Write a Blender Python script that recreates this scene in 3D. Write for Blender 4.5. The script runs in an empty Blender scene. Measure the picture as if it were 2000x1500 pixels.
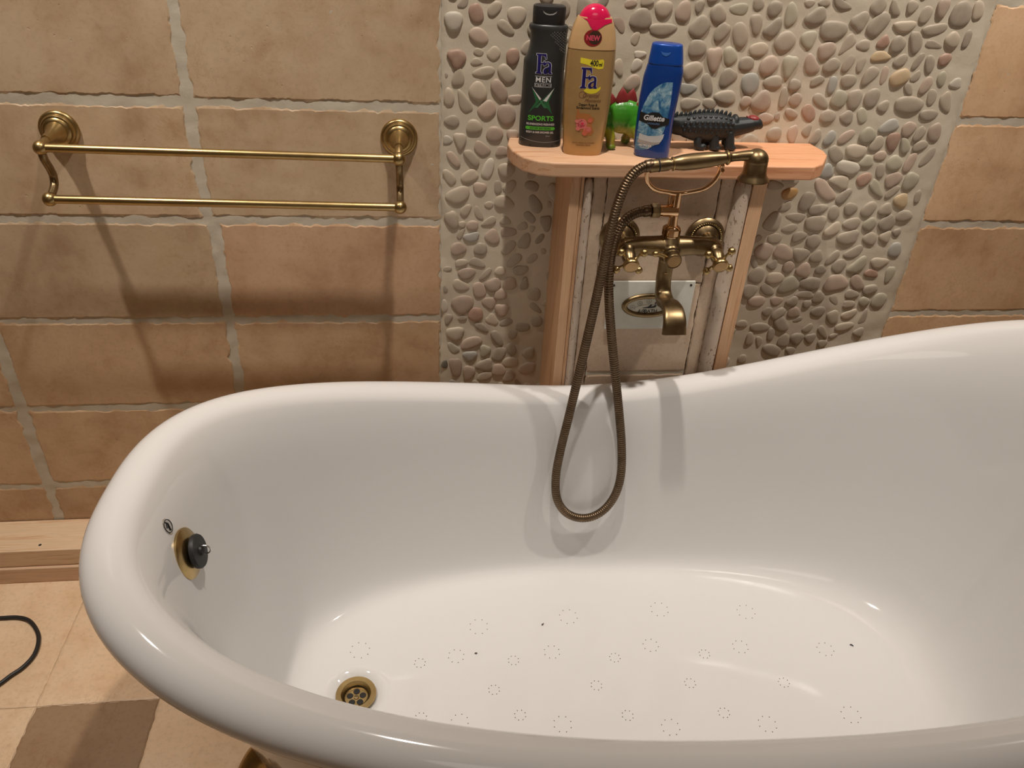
import bpy, bmesh, math, random
from mathutils import Vector, Matrix, noise
from mathutils.bvhtree import BVHTree
random.seed(7)
PI = math.pi
C = bpy.context.scene.collection
SC = bpy.context.scene

# ------------------------------------------------------------------ camera
F = 1520.0
up = Vector((140, 2400, F)).normalized()
D = (F*F + 2400*(511-750))/140
xr = Vector((D, 239, -F)); xr -= up*xr.dot(up); xr.normalize()
yr = up.cross(xr)
RW = Matrix((xr, yr, up))            # camera -> world
CAM = Vector((0, -1.45, 1.361))
cd = bpy.data.cameras.new('camera'); co = bpy.data.objects.new('camera', cd); C.objects.link(co)
co.matrix_world = Matrix.Translation(CAM) @ RW.to_4x4()
cd.sensor_width = 36; cd.sensor_fit = 'HORIZONTAL'; cd.lens = 36*F/2000; cd.clip_start = .01
SC.camera = co
def ray(px, py): return (RW @ Vector((px-1000, -(py-750), -F))).normalized()
def at(ax, val, px, py):             # where a sight line meets a plane of the room
    d = ray(px, py); return CAM + d*((val-CAM[ax])/d[ax])

# ------------------------------------------------------------------ mesh helpers
def frame(t):
    t = t.normalized(); a = Vector((0, 0, 1)) if abs(t.z) < .9 else Vector((1, 0, 0))
    n = t.cross(a).normalized(); return n, t.cross(n).normalized()
class MB:
    def __init__(s): s.v = []; s.f = []; s.m = []
    def add(s, vs, fs, mat=0):
        o = len(s.v); s.v += [Vector(p) for p in vs]
        for f in fs: s.f.append([i+o for i in f]); s.m.append(mat)
    def box(s, c, d, mat=0, M=None):
        vs = [Vector((sx*d[0]/2, sy*d[1]/2, sz*d[2]/2)) for sx in (-1,1) for sy in (-1,1) for sz in (-1,1)]
        if M: vs = [M @ p for p in vs]
        s.add([p+Vector(c) for p in vs], [(0,1,3,2),(4,6,7,5),(0,4,5,1),(2,3,7,6),(0,2,6,4),(1,5,7,3)], mat)
    def rings(s, rings, mat=0, close=True, caps=(True, True)):
        n = len(rings[0]); vs = [p for r in rings for p in r]; fs = []
        for i in range(len(rings)-1):
            for j in range(n if close else n-1):
                k = (j+1) % n; fs.append((i*n+j, i*n+k, (i+1)*n+k, (i+1)*n+j))
        if caps[0]: fs.append(tuple(range(n-1, -1, -1)))
        if caps[1]: fs.append(tuple((len(rings)-1)*n+j for j in range(n)))
        s.add(vs, fs, mat)
    def lathe(s, o, axis, prof, seg=32, mat=0, caps=(True, True)):
        o = Vector(o); axis = Vector(axis).normalized(); a, b = frame(axis)
        s.rings([[o+axis*h+(a*math.cos(2*PI*j/seg)+b*math.sin(2*PI*j/seg))*max(r, 1e-5) for j in range(seg)] for r, h in prof], mat, caps=caps)
    def tube(s, pts, r, seg=12, mat=0, flat=None, caps=(True, True)):
        pts = [Vector(p) for p in pts]; n = len(pts); rs = []
        T = [(pts[min(i+1, n-1)]-pts[max(i-1, 0)]).normalized() for i in range(n)]
        a, b = frame(T[0])
        for i in range(n):
            if i:
                q = T[i-1].rotation_difference(T[i]); a = q @ a; b = q @ b
            R = r(i/(n-1)) if callable(r) else (r[i] if isinstance(r, (list, tuple)) else r)
            rs.append([pts[i]+(a*math.cos(2*PI*j/seg)+b*math.sin(2*PI*j/seg))*R for j in range(seg)])
        s.rings(rs, mat, caps=caps)
    def ell(s, c, r, mat=0, M=None, seg=20, ns=12):
        c = Vector(c); rs = []
        for i in range(ns+1):
            t = PI*i/ns; row = []
            for j in range(seg):
                p = Vector((r[0]*max(math.sin(t), 1e-4)*math.cos(2*PI*j/seg), r[1]*max(math.sin(t), 1e-4)*math.sin(2*PI*j/seg), r[2]*math.cos(t)))
                row.append(c+(M @ p if M else p))
            rs.append(row)
        s.rings(rs, mat)
    def torus(s, c, axis, R, r, seg=40, rs=10, mat=0):
        a, b = frame(Vector(axis)); ax = Vector(axis).normalized(); c = Vector(c); rr = []
        for i in range(seg+1):
            t = 2*PI*i/seg; d = a*math.cos(t)+b*math.sin(t)
            rr.append([c+d*(R+r*math.cos(2*PI*j/rs))+ax*r*math.sin(2*PI*j/rs) for j in range(rs)])
        s.rings(rr, mat, caps=(False, False))
    def prism(s, poly, fn0, fn1, mat=0):
        a = [fn0(p) for p in poly]; b = [fn1(p) for p in poly]
        s.rings([a, b], mat)
    def build(s, name, mats, parent=None, angle=40, local=False, bevel=0, sub=0, recalc=True, flat=False):
        me = bpy.data.meshes.new(name); me.from_pydata([tuple(p) for p in s.v], [], s.f)
        mats = mats if isinstance(mats, (list, tuple)) else [mats]
        for m in mats: me.materials.append(m)
        me.polygons.foreach_set('material_index', s.m)
        if recalc:
            bm = bmesh.new(); bm.from_mesh(me); bmesh.ops.remove_doubles(bm, verts=bm.verts, dist=1e-6)
            bmesh.ops.recalc_face_normals(bm, faces=bm.faces); bm.to_mesh(me); bm.free()
        me.polygons.foreach_set('use_smooth', [True]*len(me.polygons))
        if angle: me.set_sharp_from_angle(angle=math.radians(angle))
        if flat:
            for p in me.polygons: p.use_smooth = len(p.vertices) < 30
        me.update()
        o = bpy.data.objects.new(name, me); C.objects.link(o)
        if parent:
            o.parent = parent
            if not local: o.matrix_parent_inverse = wm(parent).inverted()
        if bevel:
            b = o.modifiers.new('bevel', 'BEVEL'); b.width = bevel; b.segments = 3; b.limit_method = 'ANGLE'
        if sub:
            b = o.modifiers.new('sub', 'SUBSURF'); b.levels = sub; b.render_levels = sub
        return o
def wm(o):
    m = o.matrix_basis.copy()
    if o.parent: m = wm(o.parent) @ o.matrix_parent_inverse @ m
    return m
def remesh(name, mb, mat, parent, vox, local=False, smooth=3):
    t = mb.build('tmp', mat, None, recalc=True)
    r = t.modifiers.new('r', 'REMESH'); r.mode = 'VOXEL'; r.voxel_size = vox
    if smooth:
        q = t.modifiers.new('s', 'SMOOTH'); q.iterations = smooth; q.factor = .5
    dg = bpy.context.evaluated_depsgraph_get(); dg.update()
    me = bpy.data.meshes.new_from_object(t.evaluated_get(dg), depsgraph=dg); me.name = name
    bpy.data.objects.remove(t)
    me.polygons.foreach_set('use_smooth', [True]*len(me.polygons))
    me.materials.clear(); me.materials.append(mat)
    o = bpy.data.objects.new(name, me); C.objects.link(o)
    if parent:
        o.parent = parent
        if not local: o.matrix_parent_inverse = wm(parent).inverted()
    return o
def thing(name, label, cat, loc=(0,0,0), rz=0, group=None):
    o = bpy.data.objects.new(name, None); C.objects.link(o); o.empty_display_size = .05
    o.location = loc; o.rotation_euler = (0, 0, rz); o['label'] = label; o['category'] = cat
    if group: o['group'] = group
    return o
def tag(o, label, cat, group=None):
    o['label'] = label; o['category'] = cat
    if group: o['group'] = group
    return o
def spl(pts, n=10):
    pts = [Vector(p) for p in pts]; out = []
    for i in range(len(pts)-1):
        a = pts[max(i-1, 0)]; b = pts[i]; c = pts[i+1]; d = pts[min(i+2, len(pts)-1)]
        for k in range(n):
            t = k/n
            out.append(.5*((2*b)+(c-a)*t+(2*a-5*b+4*c-d)*t*t+(3*b-a-3*c+d)*t**3))
    return out+[pts[-1]]

# ------------------------------------------------------------------ materials
class NT:
    def __init__(s, name):
        s.m = bpy.data.materials.new(name); s.m.use_nodes = True; s.t = s.m.node_tree; s.b = s.t.nodes['Principled BSDF']
        s.co = s.n('ShaderNodeTexCoord').outputs['Object']
    def n(s, k, **kw):
        x = s.t.nodes.new(k)
        for a, b in kw.items(): setattr(x, a, b)
        return x
    def l(s, a, b): s.t.links.new(a, b)
    def noise(s, scale, detail=4, vec=None, rough=.5, dist=0):
        x = s.n('ShaderNodeTexNoise'); x.inputs['Scale'].default_value = scale; x.inputs['Detail'].default_value = detail
        x.inputs['Roughness'].default_value = rough; x.inputs['Distortion'].default_value = dist
        s.l(vec or s.co, x.inputs['Vector']); return x.outputs['Fac']
    def map(s, scale, vec=None, rot=(0,0,0)):
        x = s.n('ShaderNodeMapping'); x.inputs['Scale'].default_value = scale; x.inputs['Rotation'].default_value = rot
        s.l(vec or s.co, x.inputs['Vector']); return x.outputs['Vector']
    def ramp(s, fac, stops):
        x = s.n('ShaderNodeValToRGB'); e = x.color_ramp.elements
        while len(e) < len(stops): e.new(.5)
        for i, (p, c) in enumerate(stops):
            e[i].position = p; e[i].color = (c if hasattr(c, '__len__') else (c, c, c))[:3] and (*((c, c, c) if not hasattr(c, '__len__') else c), 1)
        s.l(fac, x.inputs['Fac']); return x.outputs['Color']
    def mix(s, fac, a, b, mode='MIX'):
        x = s.n('ShaderNodeMix', data_type='RGBA', blend_type=mode)
        for i, v in ((0, fac), (6, a), (7, b)):
            if isinstance(v, (int, float)): x.inputs[i].default_value = v
            elif isinstance(v, tuple): x.inputs[i].default_value = (*v, 1)
            else: s.l(v, x.inputs[i])
        return x.outputs[2]
    def math(s, op, a, b):
        x = s.n('ShaderNodeMath', operation=op)
        for i, v in ((0, a), (1, b)):
            if isinstance(v, (int, float)): x.inputs[i].default_value = v
            else: s.l(v, x.inputs[i])
        return x.outputs[0]
    def bump(s, h, strength=.3, dist=.002):
        x = s.n('ShaderNodeBump'); x.inputs['Strength'].default_value = strength; x.inputs['Distance'].default_value = dist
        s.l(h, x.inputs['Height']); s.l(x.outputs[0], s.b.inputs['Normal'])
    def set(s, **kw):
        for k, v in kw.items():
            i = s.b.inputs[k.replace('_', ' ')]
            if isinstance(v, (int, float)): i.default_value = v
            elif isinstance(v, tuple): i.default_value = (*v, 1)
            else: s.l(v, i)
        return s
def plain(name, col, rough=.5, metal=0, coat=0, spec=.5, var=.06):
    t = NT(name); c2 = tuple(x*(1-var*3) for x in col)
    t.set(Base_Color=t.mix(t.noise(60, 3), c2, col), Roughness=rough, Metallic=metal, Coat_Weight=coat); t.b.inputs['Specular IOR Level'].default_value = spec
    return t.m
def travertine(name, cols, pit=.5, scale=1, tint=True):
    t = NT(name)
    a = t.noise(5.5*scale, 7, rough=.6, dist=.3); b = t.noise(22*scale, 6, rough=.6)
    c = t.ramp(a, [(.34, cols[0]), (.47, cols[1]), (.62, cols[2])])
    c = t.mix(t.ramp(b, [(.35, 0.), (.75, .5)]), c, cols[3])
    c = t.mix(t.ramp(t.noise(13*scale, 7, t.map((1, 1, 1), rot=(.3, 0, .2)), rough=.66, dist=.3), [(.54, 0.), (.70, .4)]), c, tuple(x*y for x, y in zip(cols[0], (.92, .80, .70))))
    v = t.noise(9*scale, 8, rough=.68, dist=.6)
    c = t.mix(t.math('MULTIPLY', t.ramp(v, [(.488, 0.), (.5, .4), (.512, 0.)]), t.ramp(t.noise(4, 2), [(.5, 0.), (.62, 1.)])), c, cols[4])
    c = t.mix(t.ramp(t.noise(110*scale, 4, rough=.7), [(.35, .16), (.5, 0.)]), c, (.24, .17, .10))
    if tint:
        at_ = t.n('ShaderNodeAttribute', attribute_name='tint'); c = t.mix(1., c, at_.outputs['Color'], 'MULTIPLY')
    p = t.noise(130*scale, 2, rough=.5); pm = t.math('MULTIPLY', t.ramp(p, [(.68, 0.), (.74, 1.)]), t.ramp(t.noise(9, 3), [(.45, 0.), (.6, 1.)]))
    c = t.mix(t.math('MULTIPLY', pm, .4*pit), c, (.15, .1, .06))
    t.set(Base_Color=c, Roughness=.48)
    t.bump(t.math('SUBTRACT', t.math('ADD', t.math('MULTIPLY', b, .25), t.math('MULTIPLY', t.noise(5, 2), .8)), t.math('MULTIPLY', pm, pit*1.8)), .3, .0025)
    return t.m
M = {}
M['tile'] = travertine('travertine_tile', [(.42, .29, .185), (.53, .395, .265), (.61, .48, .34), (.64, .52, .38), (.40, .25, .11)])
M['floor'] = travertine('travertine_floor', [(.66, .45, .27), (.78, .56, .36), (.84, .63, .43), (.84, .66, .47), (.54, .34, .17)], .3)
M['panel'] = travertine('travertine_panel', [(.50, .36, .25), (.60, .45, .325), (.68, .53, .39), (.70, .56, .43), (.40, .25, .12)], .8, 1, False)
def pencil():
    t = NT('travertine_liner'); a = t.noise(25, 5); c = t.ramp(a, [(.3, (.52, .41, .32)), (.7, (.60, .50, .40))])
    p = t.noise(170, 3, t.map((1, 1, .55)), rough=.6); m = t.math('MULTIPLY', t.ramp(p, [(.60, 0.), (.64, 1.)]), t.ramp(t.noise(22, 2), [(.38, 0.), (.5, 1.)]))
    t.set(Base_Color=t.mix(t.math('MULTIPLY', m, .75), c, (.22, .14, .08)), Roughness=.5); t.bump(t.math('SUBTRACT', 0., m), .6, .002); return t.m
M['liner'] = pencil()
def grout(name, c1, c2):
    t = NT(name); a = t.noise(40, 5); b = t.noise(260, 4)
    t.set(Base_Color=t.mix(a, c1, c2), Roughness=.85); t.bump(t.math('ADD', t.math('MULTIPLY', a, 1.), t.math('MULTIPLY', b, .4)), .3, .002); return t.m
M['grout'] = grout('grout', (.50, .44, .34), (.62, .565, .46))
M['mortar'] = grout('mortar', (.58, .51, .395), (.65, .58, .46))
def pebm():
    t = NT('pebble'); at_ = t.n('ShaderNodeAttribute', attribute_name='tint')
    c = t.mix(t.ramp(t.noise(90, 5, rough=.6), [(.35, 0.), (.7, .25)]), at_.outputs['Color'], (.55, .485, .39))
    t.set(Base_Color=c, Roughness=.5); t.bump(t.noise(220, 3), .12, .001); return t.m
M['pebble'] = pebm()
def wood(name, light, dark, axis='x', knot=True, rough=.55, ends=False):
    t = NT(name)
    sc = {'x': (1.2, 26, 26), 'y': (26, 1.2, 26), 'z': (26, 26, 1.2)}[axis]
    a = t.noise(2.2, 5, t.map(sc), rough=.6, dist=.25); b = t.noise(9, 3, t.map(sc))
    c = t.ramp(a, [(.34, dark), (.43, light), (.5, tuple(x*.88 for x in light)), (.56, light), (.62, dark), (.66, light)])
    c = t.mix(t.math('MULTIPLY', b, .35), c, dark)
    t.set(Base_Color=c, Roughness=rough); t.bump(b, .12, .001); return t.m
PINE_L = (.80, .60, .40); PINE_D = (.60, .38, .21)
M['pine_x'] = wood('pine_board', PINE_L, PINE_D, 'x')
M['pine_z'] = wood('pine_upright', (.74, .47, .28), (.52, .28, .14), 'z')
M['pine_red'] = wood('pine_shelf', (.80, .51, .32), (.60, .31, .165), 'x')
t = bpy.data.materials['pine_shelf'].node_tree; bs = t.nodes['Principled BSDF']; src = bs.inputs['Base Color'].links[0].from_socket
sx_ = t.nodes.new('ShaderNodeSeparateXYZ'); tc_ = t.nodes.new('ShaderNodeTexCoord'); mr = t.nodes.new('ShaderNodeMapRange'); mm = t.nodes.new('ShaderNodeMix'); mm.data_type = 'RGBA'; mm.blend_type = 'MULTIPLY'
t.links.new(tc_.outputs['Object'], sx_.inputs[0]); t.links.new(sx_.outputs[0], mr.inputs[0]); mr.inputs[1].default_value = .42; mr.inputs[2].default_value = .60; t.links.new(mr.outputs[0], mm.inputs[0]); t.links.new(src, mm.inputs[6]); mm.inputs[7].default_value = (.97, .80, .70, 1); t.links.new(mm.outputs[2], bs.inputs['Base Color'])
M['pine_end'] = wood('pine_front', (.72, .50, .33), (.56, .36, .22), 'x')
def brass(name, c1, c2, rough, aniso=0):
    t = NT(name); a = t.noise(35, 4, rough=.6)
    t.set(Base_Color=t.mix(t.ramp(a, [(.3, 0.), (.75, 1.)]), c1, c2), Metallic=1., Roughness=rough); return t.m
M['brass'] = brass('antique_brass', (.185, .132, .068), (.31, .225, .12), .36)
M['brass_rail'] = brass('antique_brass_rail', (.40, .285, .12), (.50, .37, .18), .32)
M['brass_hose'] = brass('antique_brass_hose', (.13, .092, .058), (.22, .155, .10), .36)
M['brass_bright'] = brass('polished_brass', (.80, .52, .30), (.88, .62, .38), .1)
M['brass_cap'] = brass('handle_cap_disc', (.36, .23, .11), (.44, .29, .15), .42)
M['hinge'] = plain('dark_screw', (.06, .05, .04), .4, .5)
M['dark'] = plain('dark_hole', (.012, .01, .008), .7)
def enamel():
    t = NT('white_tub_enamel'); t.set(Base_Color=(.73, .722, .708), Roughness=.065); t.bump(t.noise(14, 2), .035, .004); t.b.inputs['Specular IOR Level'].default_value = .5
    return t.m
M['tub'] = enamel()
M['rubber'] = plain('black_rubber', (.012, .012, .012), .5)
M['steel'] = plain('steel', (.75, .72, .68), .2, 1)
M['white_plate'] = plain('white_plastic_plate', (.70, .70, .63), .35)
M['face'] = plain('cream_keypad', (.62, .60, .50), .35)
M['ink'] = plain('black_ink', (.01, .01, .01), .5)
M['ink_brown'] = plain('brown_ink', (.16, .07, .03), .5)
M['ink_white'] = plain('white_ink', (.8, .8, .8), .4)
M['ink_grey'] = plain('grey_ink', (.42, .42, .42), .4)
M['ink_green'] = plain('green_ink', (.11, .62, .05), .4)
M['ink_dgreen'] = plain('dark_green_ink', (.03, .16, .06), .4)
M['ink_navy'] = plain('navy_ink', (.012, .008, .12), .4)
M['ink_yellow'] = plain('yellow_ink', (.85, .72, .04), .4)
M['ink_pink'] = plain('pink_ink', (.80, .05, .12), .4)
M['ink_rose'] = plain('rose_ink', (.85, .25, .22), .4)
M['ink_orange'] = plain('orange_ink', (.52, .20, .06), .4)
M['bl_body'] = plain('black_bottle_plastic', (.030, .033, .033), .38, coat=.2)
M['bl_cap'] = plain('black_cap_plastic', (.022, .023, .024), .42)
M['bl_tex'] = plain('grip_dots', (.10, .10, .10), .3)
M['gold'] = plain('gold_bottle_plastic', (.56, .36, .15), .32, .35, coat=.2)
M['gold_cap'] = plain('pale_gold_plastic', (.78, .50, .24), .34, .15, coat=.2)
M['pink'] = plain('pink_cap_plastic', (.75, .01, .09), .15, coat=.6)
M['blue'] = plain('blue_bottle_plastic', (.005, .055, .30), .28, .15, coat=.4)
M['blue_cap'] = plain('blue_cap_plastic', (.006, .075, .42), .3, .2, coat=.4)
def ice():
    t = NT('icy_label'); a = t.noise(55, 7, t.map((1, 1, .8), rot=(0, .7, 0)), rough=.72, dist=1.2)
    t.set(Base_Color=t.ramp(a, [(.3, (.01, .05, .18)), (.45, (.05, .20, .38)), (.58, (.28, .46, .56)), (.72, (.70, .80, .85))]), Roughness=.35); return t.m
M['ice'] = ice()
M['snow'] = plain('white_label_band', (.62, .66, .68), .35)
M['toyblack'] = plain('black_toy_rubber', (.013, .017, .019), .5)
M['toyred'] = plain('toy_red_paint', (.26, .03, .03), .4)
M['toyred_dark'] = plain('toy_dark_paint', (.008, .008, .008), .3)
def toyg():
    t = NT('green_toy_paint'); s_ = t.n('ShaderNodeSeparateXYZ'); t.l(t.co, s_.inputs[0])
    h = t.math('ADD', t.math('MULTIPLY', s_.outputs[2], 12.), t.math('MULTIPLY', t.noise(40, 3), .35))
    t.set(Base_Color=t.ramp(h, [(.16, (.05, .24, .02)), (.34, (.30, .22, .03)), (.50, (.36, .38, .03)), (.64, (.05, .27, .02))]), Roughness=.3, Coat_Weight=.3)
    t.bump(t.noise(120, 3, t.map((3, 1, 1))), .3, .002); return t.m
M['toygreen'] = toyg()
M['cable'] = plain('black_cable', (.02, .02, .02), .45)
M['plaster'] = plain('warm_plaster', (.62, .55, .46), .8)
M['lint'] = plain('lint', (.12, .10, .09), .9)

# ------------------------------------------------------------------ room shell
def struct(o): o['kind'] = 'structure'; return o
def set_tint(me, cols):                       # one colour per face
    a = me.attributes.new('tint', 'FLOAT_COLOR', 'CORNER'); buf = []
    for p, c in zip(me.polygons, cols):
        for _ in p.loop_indices: buf += [*c, 1]
    a.data.foreach_set('color', buf)
PX0, PX1 = .054, 1.052                        # pebble field between these
def nz(p, s): return noise.noise(Vector(p)*s)
class Tiles(MB):
    def __init__(s): super().__init__(); s.c = []
    def slab(s, x0, x1, z0, z1, tint, fl=False, th=.0045, seed=0, rough=1.):
        pts = []
        def walk(a, b, n_):
            L = math.dist(a, b); k = max(2, int(L/.0036))
            for i in range(k):
                t = i/k; x = a[0]+(b[0]-a[0])*t; z = a[1]+(b[1]-a[1])*t
                e = .0046*nz((x*1., z, seed), 42)+.0052*abs(nz((x, z, seed+5), 85))-.0020; e += .006*max(0, nz((x, z, seed+9), 24)-.15)
                e *= rough; q = e*.85-.0018-.0030*abs(nz((x, z, seed+3), 110)); xi, zi = x+n_[0]*q, z+n_[1]*q; xo, zo = x+n_[0]*e, z+n_[1]*e
                if n_[0] == 0: xi = min(max(xi, x0+.0055), x1-.0055)
                else: zi = min(max(zi, z0+.0055), z1-.0055)
                if (n_[0] == 0 and (xi < x0+.0056 or xi > x1-.0056)) or (n_[0] and (zi < z0+.0056 or zi > z1-.0056)): xi, zi = (x0+.0055 if xi < (x0+x1)/2 else x1-.0055) if n_[0] == 0 else x-n_[0]*.0055, (z0+.0055 if zi < (z0+z1)/2 else z1-.0055) if n_[0] else z-n_[1]*.0055
                pts.append((xo, zo, xi, zi))
        walk((x0, z0), (x1, z0), (0, -1)); walk((x1, z0), (x1, z1), (1, 0)); walk((x1, z1), (x0, z1), (0, 1)); walk((x0, z1), (x0, z0), (-1, 0))
        n = len(pts); W = (lambda x, z, y: (x, z, -y)) if fl else (lambda x, z, y: (x, y, z))
        vs = [W(p[0], p[1], th) for p in pts]+[W(p[0], p[1], .0012) for p in pts]+[W(min(max(p[2], x0+.003), x1-.003), min(max(p[3], z0+.003), z1-.003), 0) for p in pts]
        fs = []
        for r in (0, 1):
            for j in range(n): k = (j+1) % n; fs.append((r*n+j, r*n+k, (r+1)*n+k, (r+1)*n+j))
        fs.append(tuple(2*n+j for j in range(n)))
        s.add(vs, fs, 0); s.c += [tint]*len(fs)
ZJ = [-.02, .1895, .3945, .602, .812, 1.0255, 1.2365, 1.447, 1.657, 1.867, 2.077, 2.287, 2.5]
XL = [-2.142, -1.702, -1.262, -.822, -.382, PX0]; XR = [PX1, 1.502, 1.942, 2.382]
T = Tiles()
warm = {(4, 2): (.97, .86, .76), (3, 1): (.98, .9, .82), (4, 1): (.94, .90, .82), (3, 2): (.95, .86, .78), (4, 3): (.93, .80, .68)}
rt = random.Random(3)
for cols, side in ((XL, 0), (XR, 1)):
    for i in range(len(cols)-1):
        for j in range(len(ZJ)-1):
            gz = .0072; gx = .0095
            x0 = cols[i]+gx*(1 if not (side and i == 0) else .5)+rt.uniform(-.002, .002); x1 = cols[i+1]-gx*(1 if not (not side and i == 4) else .3)+rt.uniform(-.002, .002)
            z0 = ZJ[j]+gz+rt.uniform(-.002, .001); z1 = ZJ[j+1]-gz+rt.uniform(-.001, .002)
            b = rt.uniform(.95, 1.06)
            if side == 0 and j == 3 and i == 4: tint = (1.02, .85, .74)     # redder tile under the rail
            elif side == 0 and j <= 2: tint = (1.04*b, .92*b, .80*b)
            elif side == 1: tint = (1.24*b, 1.07*b, .92*b)
            else: tint = (b*1.02, b*.97, b*.90)
            if side == 0 and j <= 3 and i in (3, 4):
                if i == 4: x0 += .009
                else: x1 += .009
            if z0 > 2.4: continue
            T.slab(x0, x1, z0, min(z1, 2.4), tint, seed=i*13+j*7+side*50)
wall = T.build('wall_back', [M['tile'], M['grout']], None, angle=50, recalc=False, flat=True); struct(wall)
set_tint(wall.data, T.c)
# grout bed behind the tiles: a gently uneven sheet
G = MB(); nx, nz_ = 300, 190; X0, X1, Z0, Z1 = -1.35, 1.75, 0, 1.5
vs = []
for i in range(nx+1):
    for j in range(nz_+1):
        x = X0+(X1-X0)*i/nx; z = Z0+(Z1-Z0)*j/nz_; vs.append((x, .0014-.0016*nz((x, 0, z), 35)-.0010*nz((x, 3, z), 110), z))
G.add(vs, [(i*(nz_+1)+j, (i+1)*(nz_+1)+j, (i+1)*(nz_+1)+j+1, i*(nz_+1)+j+1) for i in range(nx) for j in range(nz_)])
g = G.build('grout', M['grout'], wall, recalc=False)
G = MB(); G.box((.12, .056, 1.2), (4.6, .1, 2.4)); g = G.build('backing', M['grout'], wall)

# pebble mosaic set in mortar
mo = MB(); nx, nzz = 150, 330
vs = []
for i in range(nx+1):
    for j in range(nzz+1):
        x = PX0-.001+(PX1-PX0+.004)*i/nx; z = 2.4*j/nzz; e = .003 if i in (0, nx) else 0
        xx = x+(.003*nz((x, 1, z), 60) if i in (0, nx) else 0)
        vs.append((xx, -.0035+e*1.3-.0020*nz((x, 0, z), 18)-.0007*nz((x, 4, z), 60), z))
mo.add(vs, [(i*(nzz+1)+j, (i+1)*(nzz+1)+j, (i+1)*(nzz+1)+j+1, i*(nzz+1)+j+1) for i in range(nx) for j in range(nzz)])
mo.build('mortar_bed', M['mortar'], wall, recalc=False)
PEB = []                                      # (x, z, a, b, angle)
rp = random.Random(11); cell = .05; grid = {}
def okp(x, z, a, b, th, gap):
    for cx in range(int(x/cell)-1, int(x/cell)+2):
        for cz in range(int(z/cell)-1, int(z/cell)+2):
            for (x2, z2, a2, b2, t2) in grid.get((cx, cz), ()):
                dx, dz = x2-x, z2-z; d = math.hypot(dx, dz)
                if d > a+a2+gap: continue
                ph = math.atan2(dz, dx)
                r1 = a*b/math.hypot(b*math.cos(ph-th), a*math.sin(ph-th)); r2 = a2*b2/math.hypot(b2*math.cos(ph-t2), a2*math.sin(ph-t2))
                if d < r1+r2+gap: return False
    return True
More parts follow.
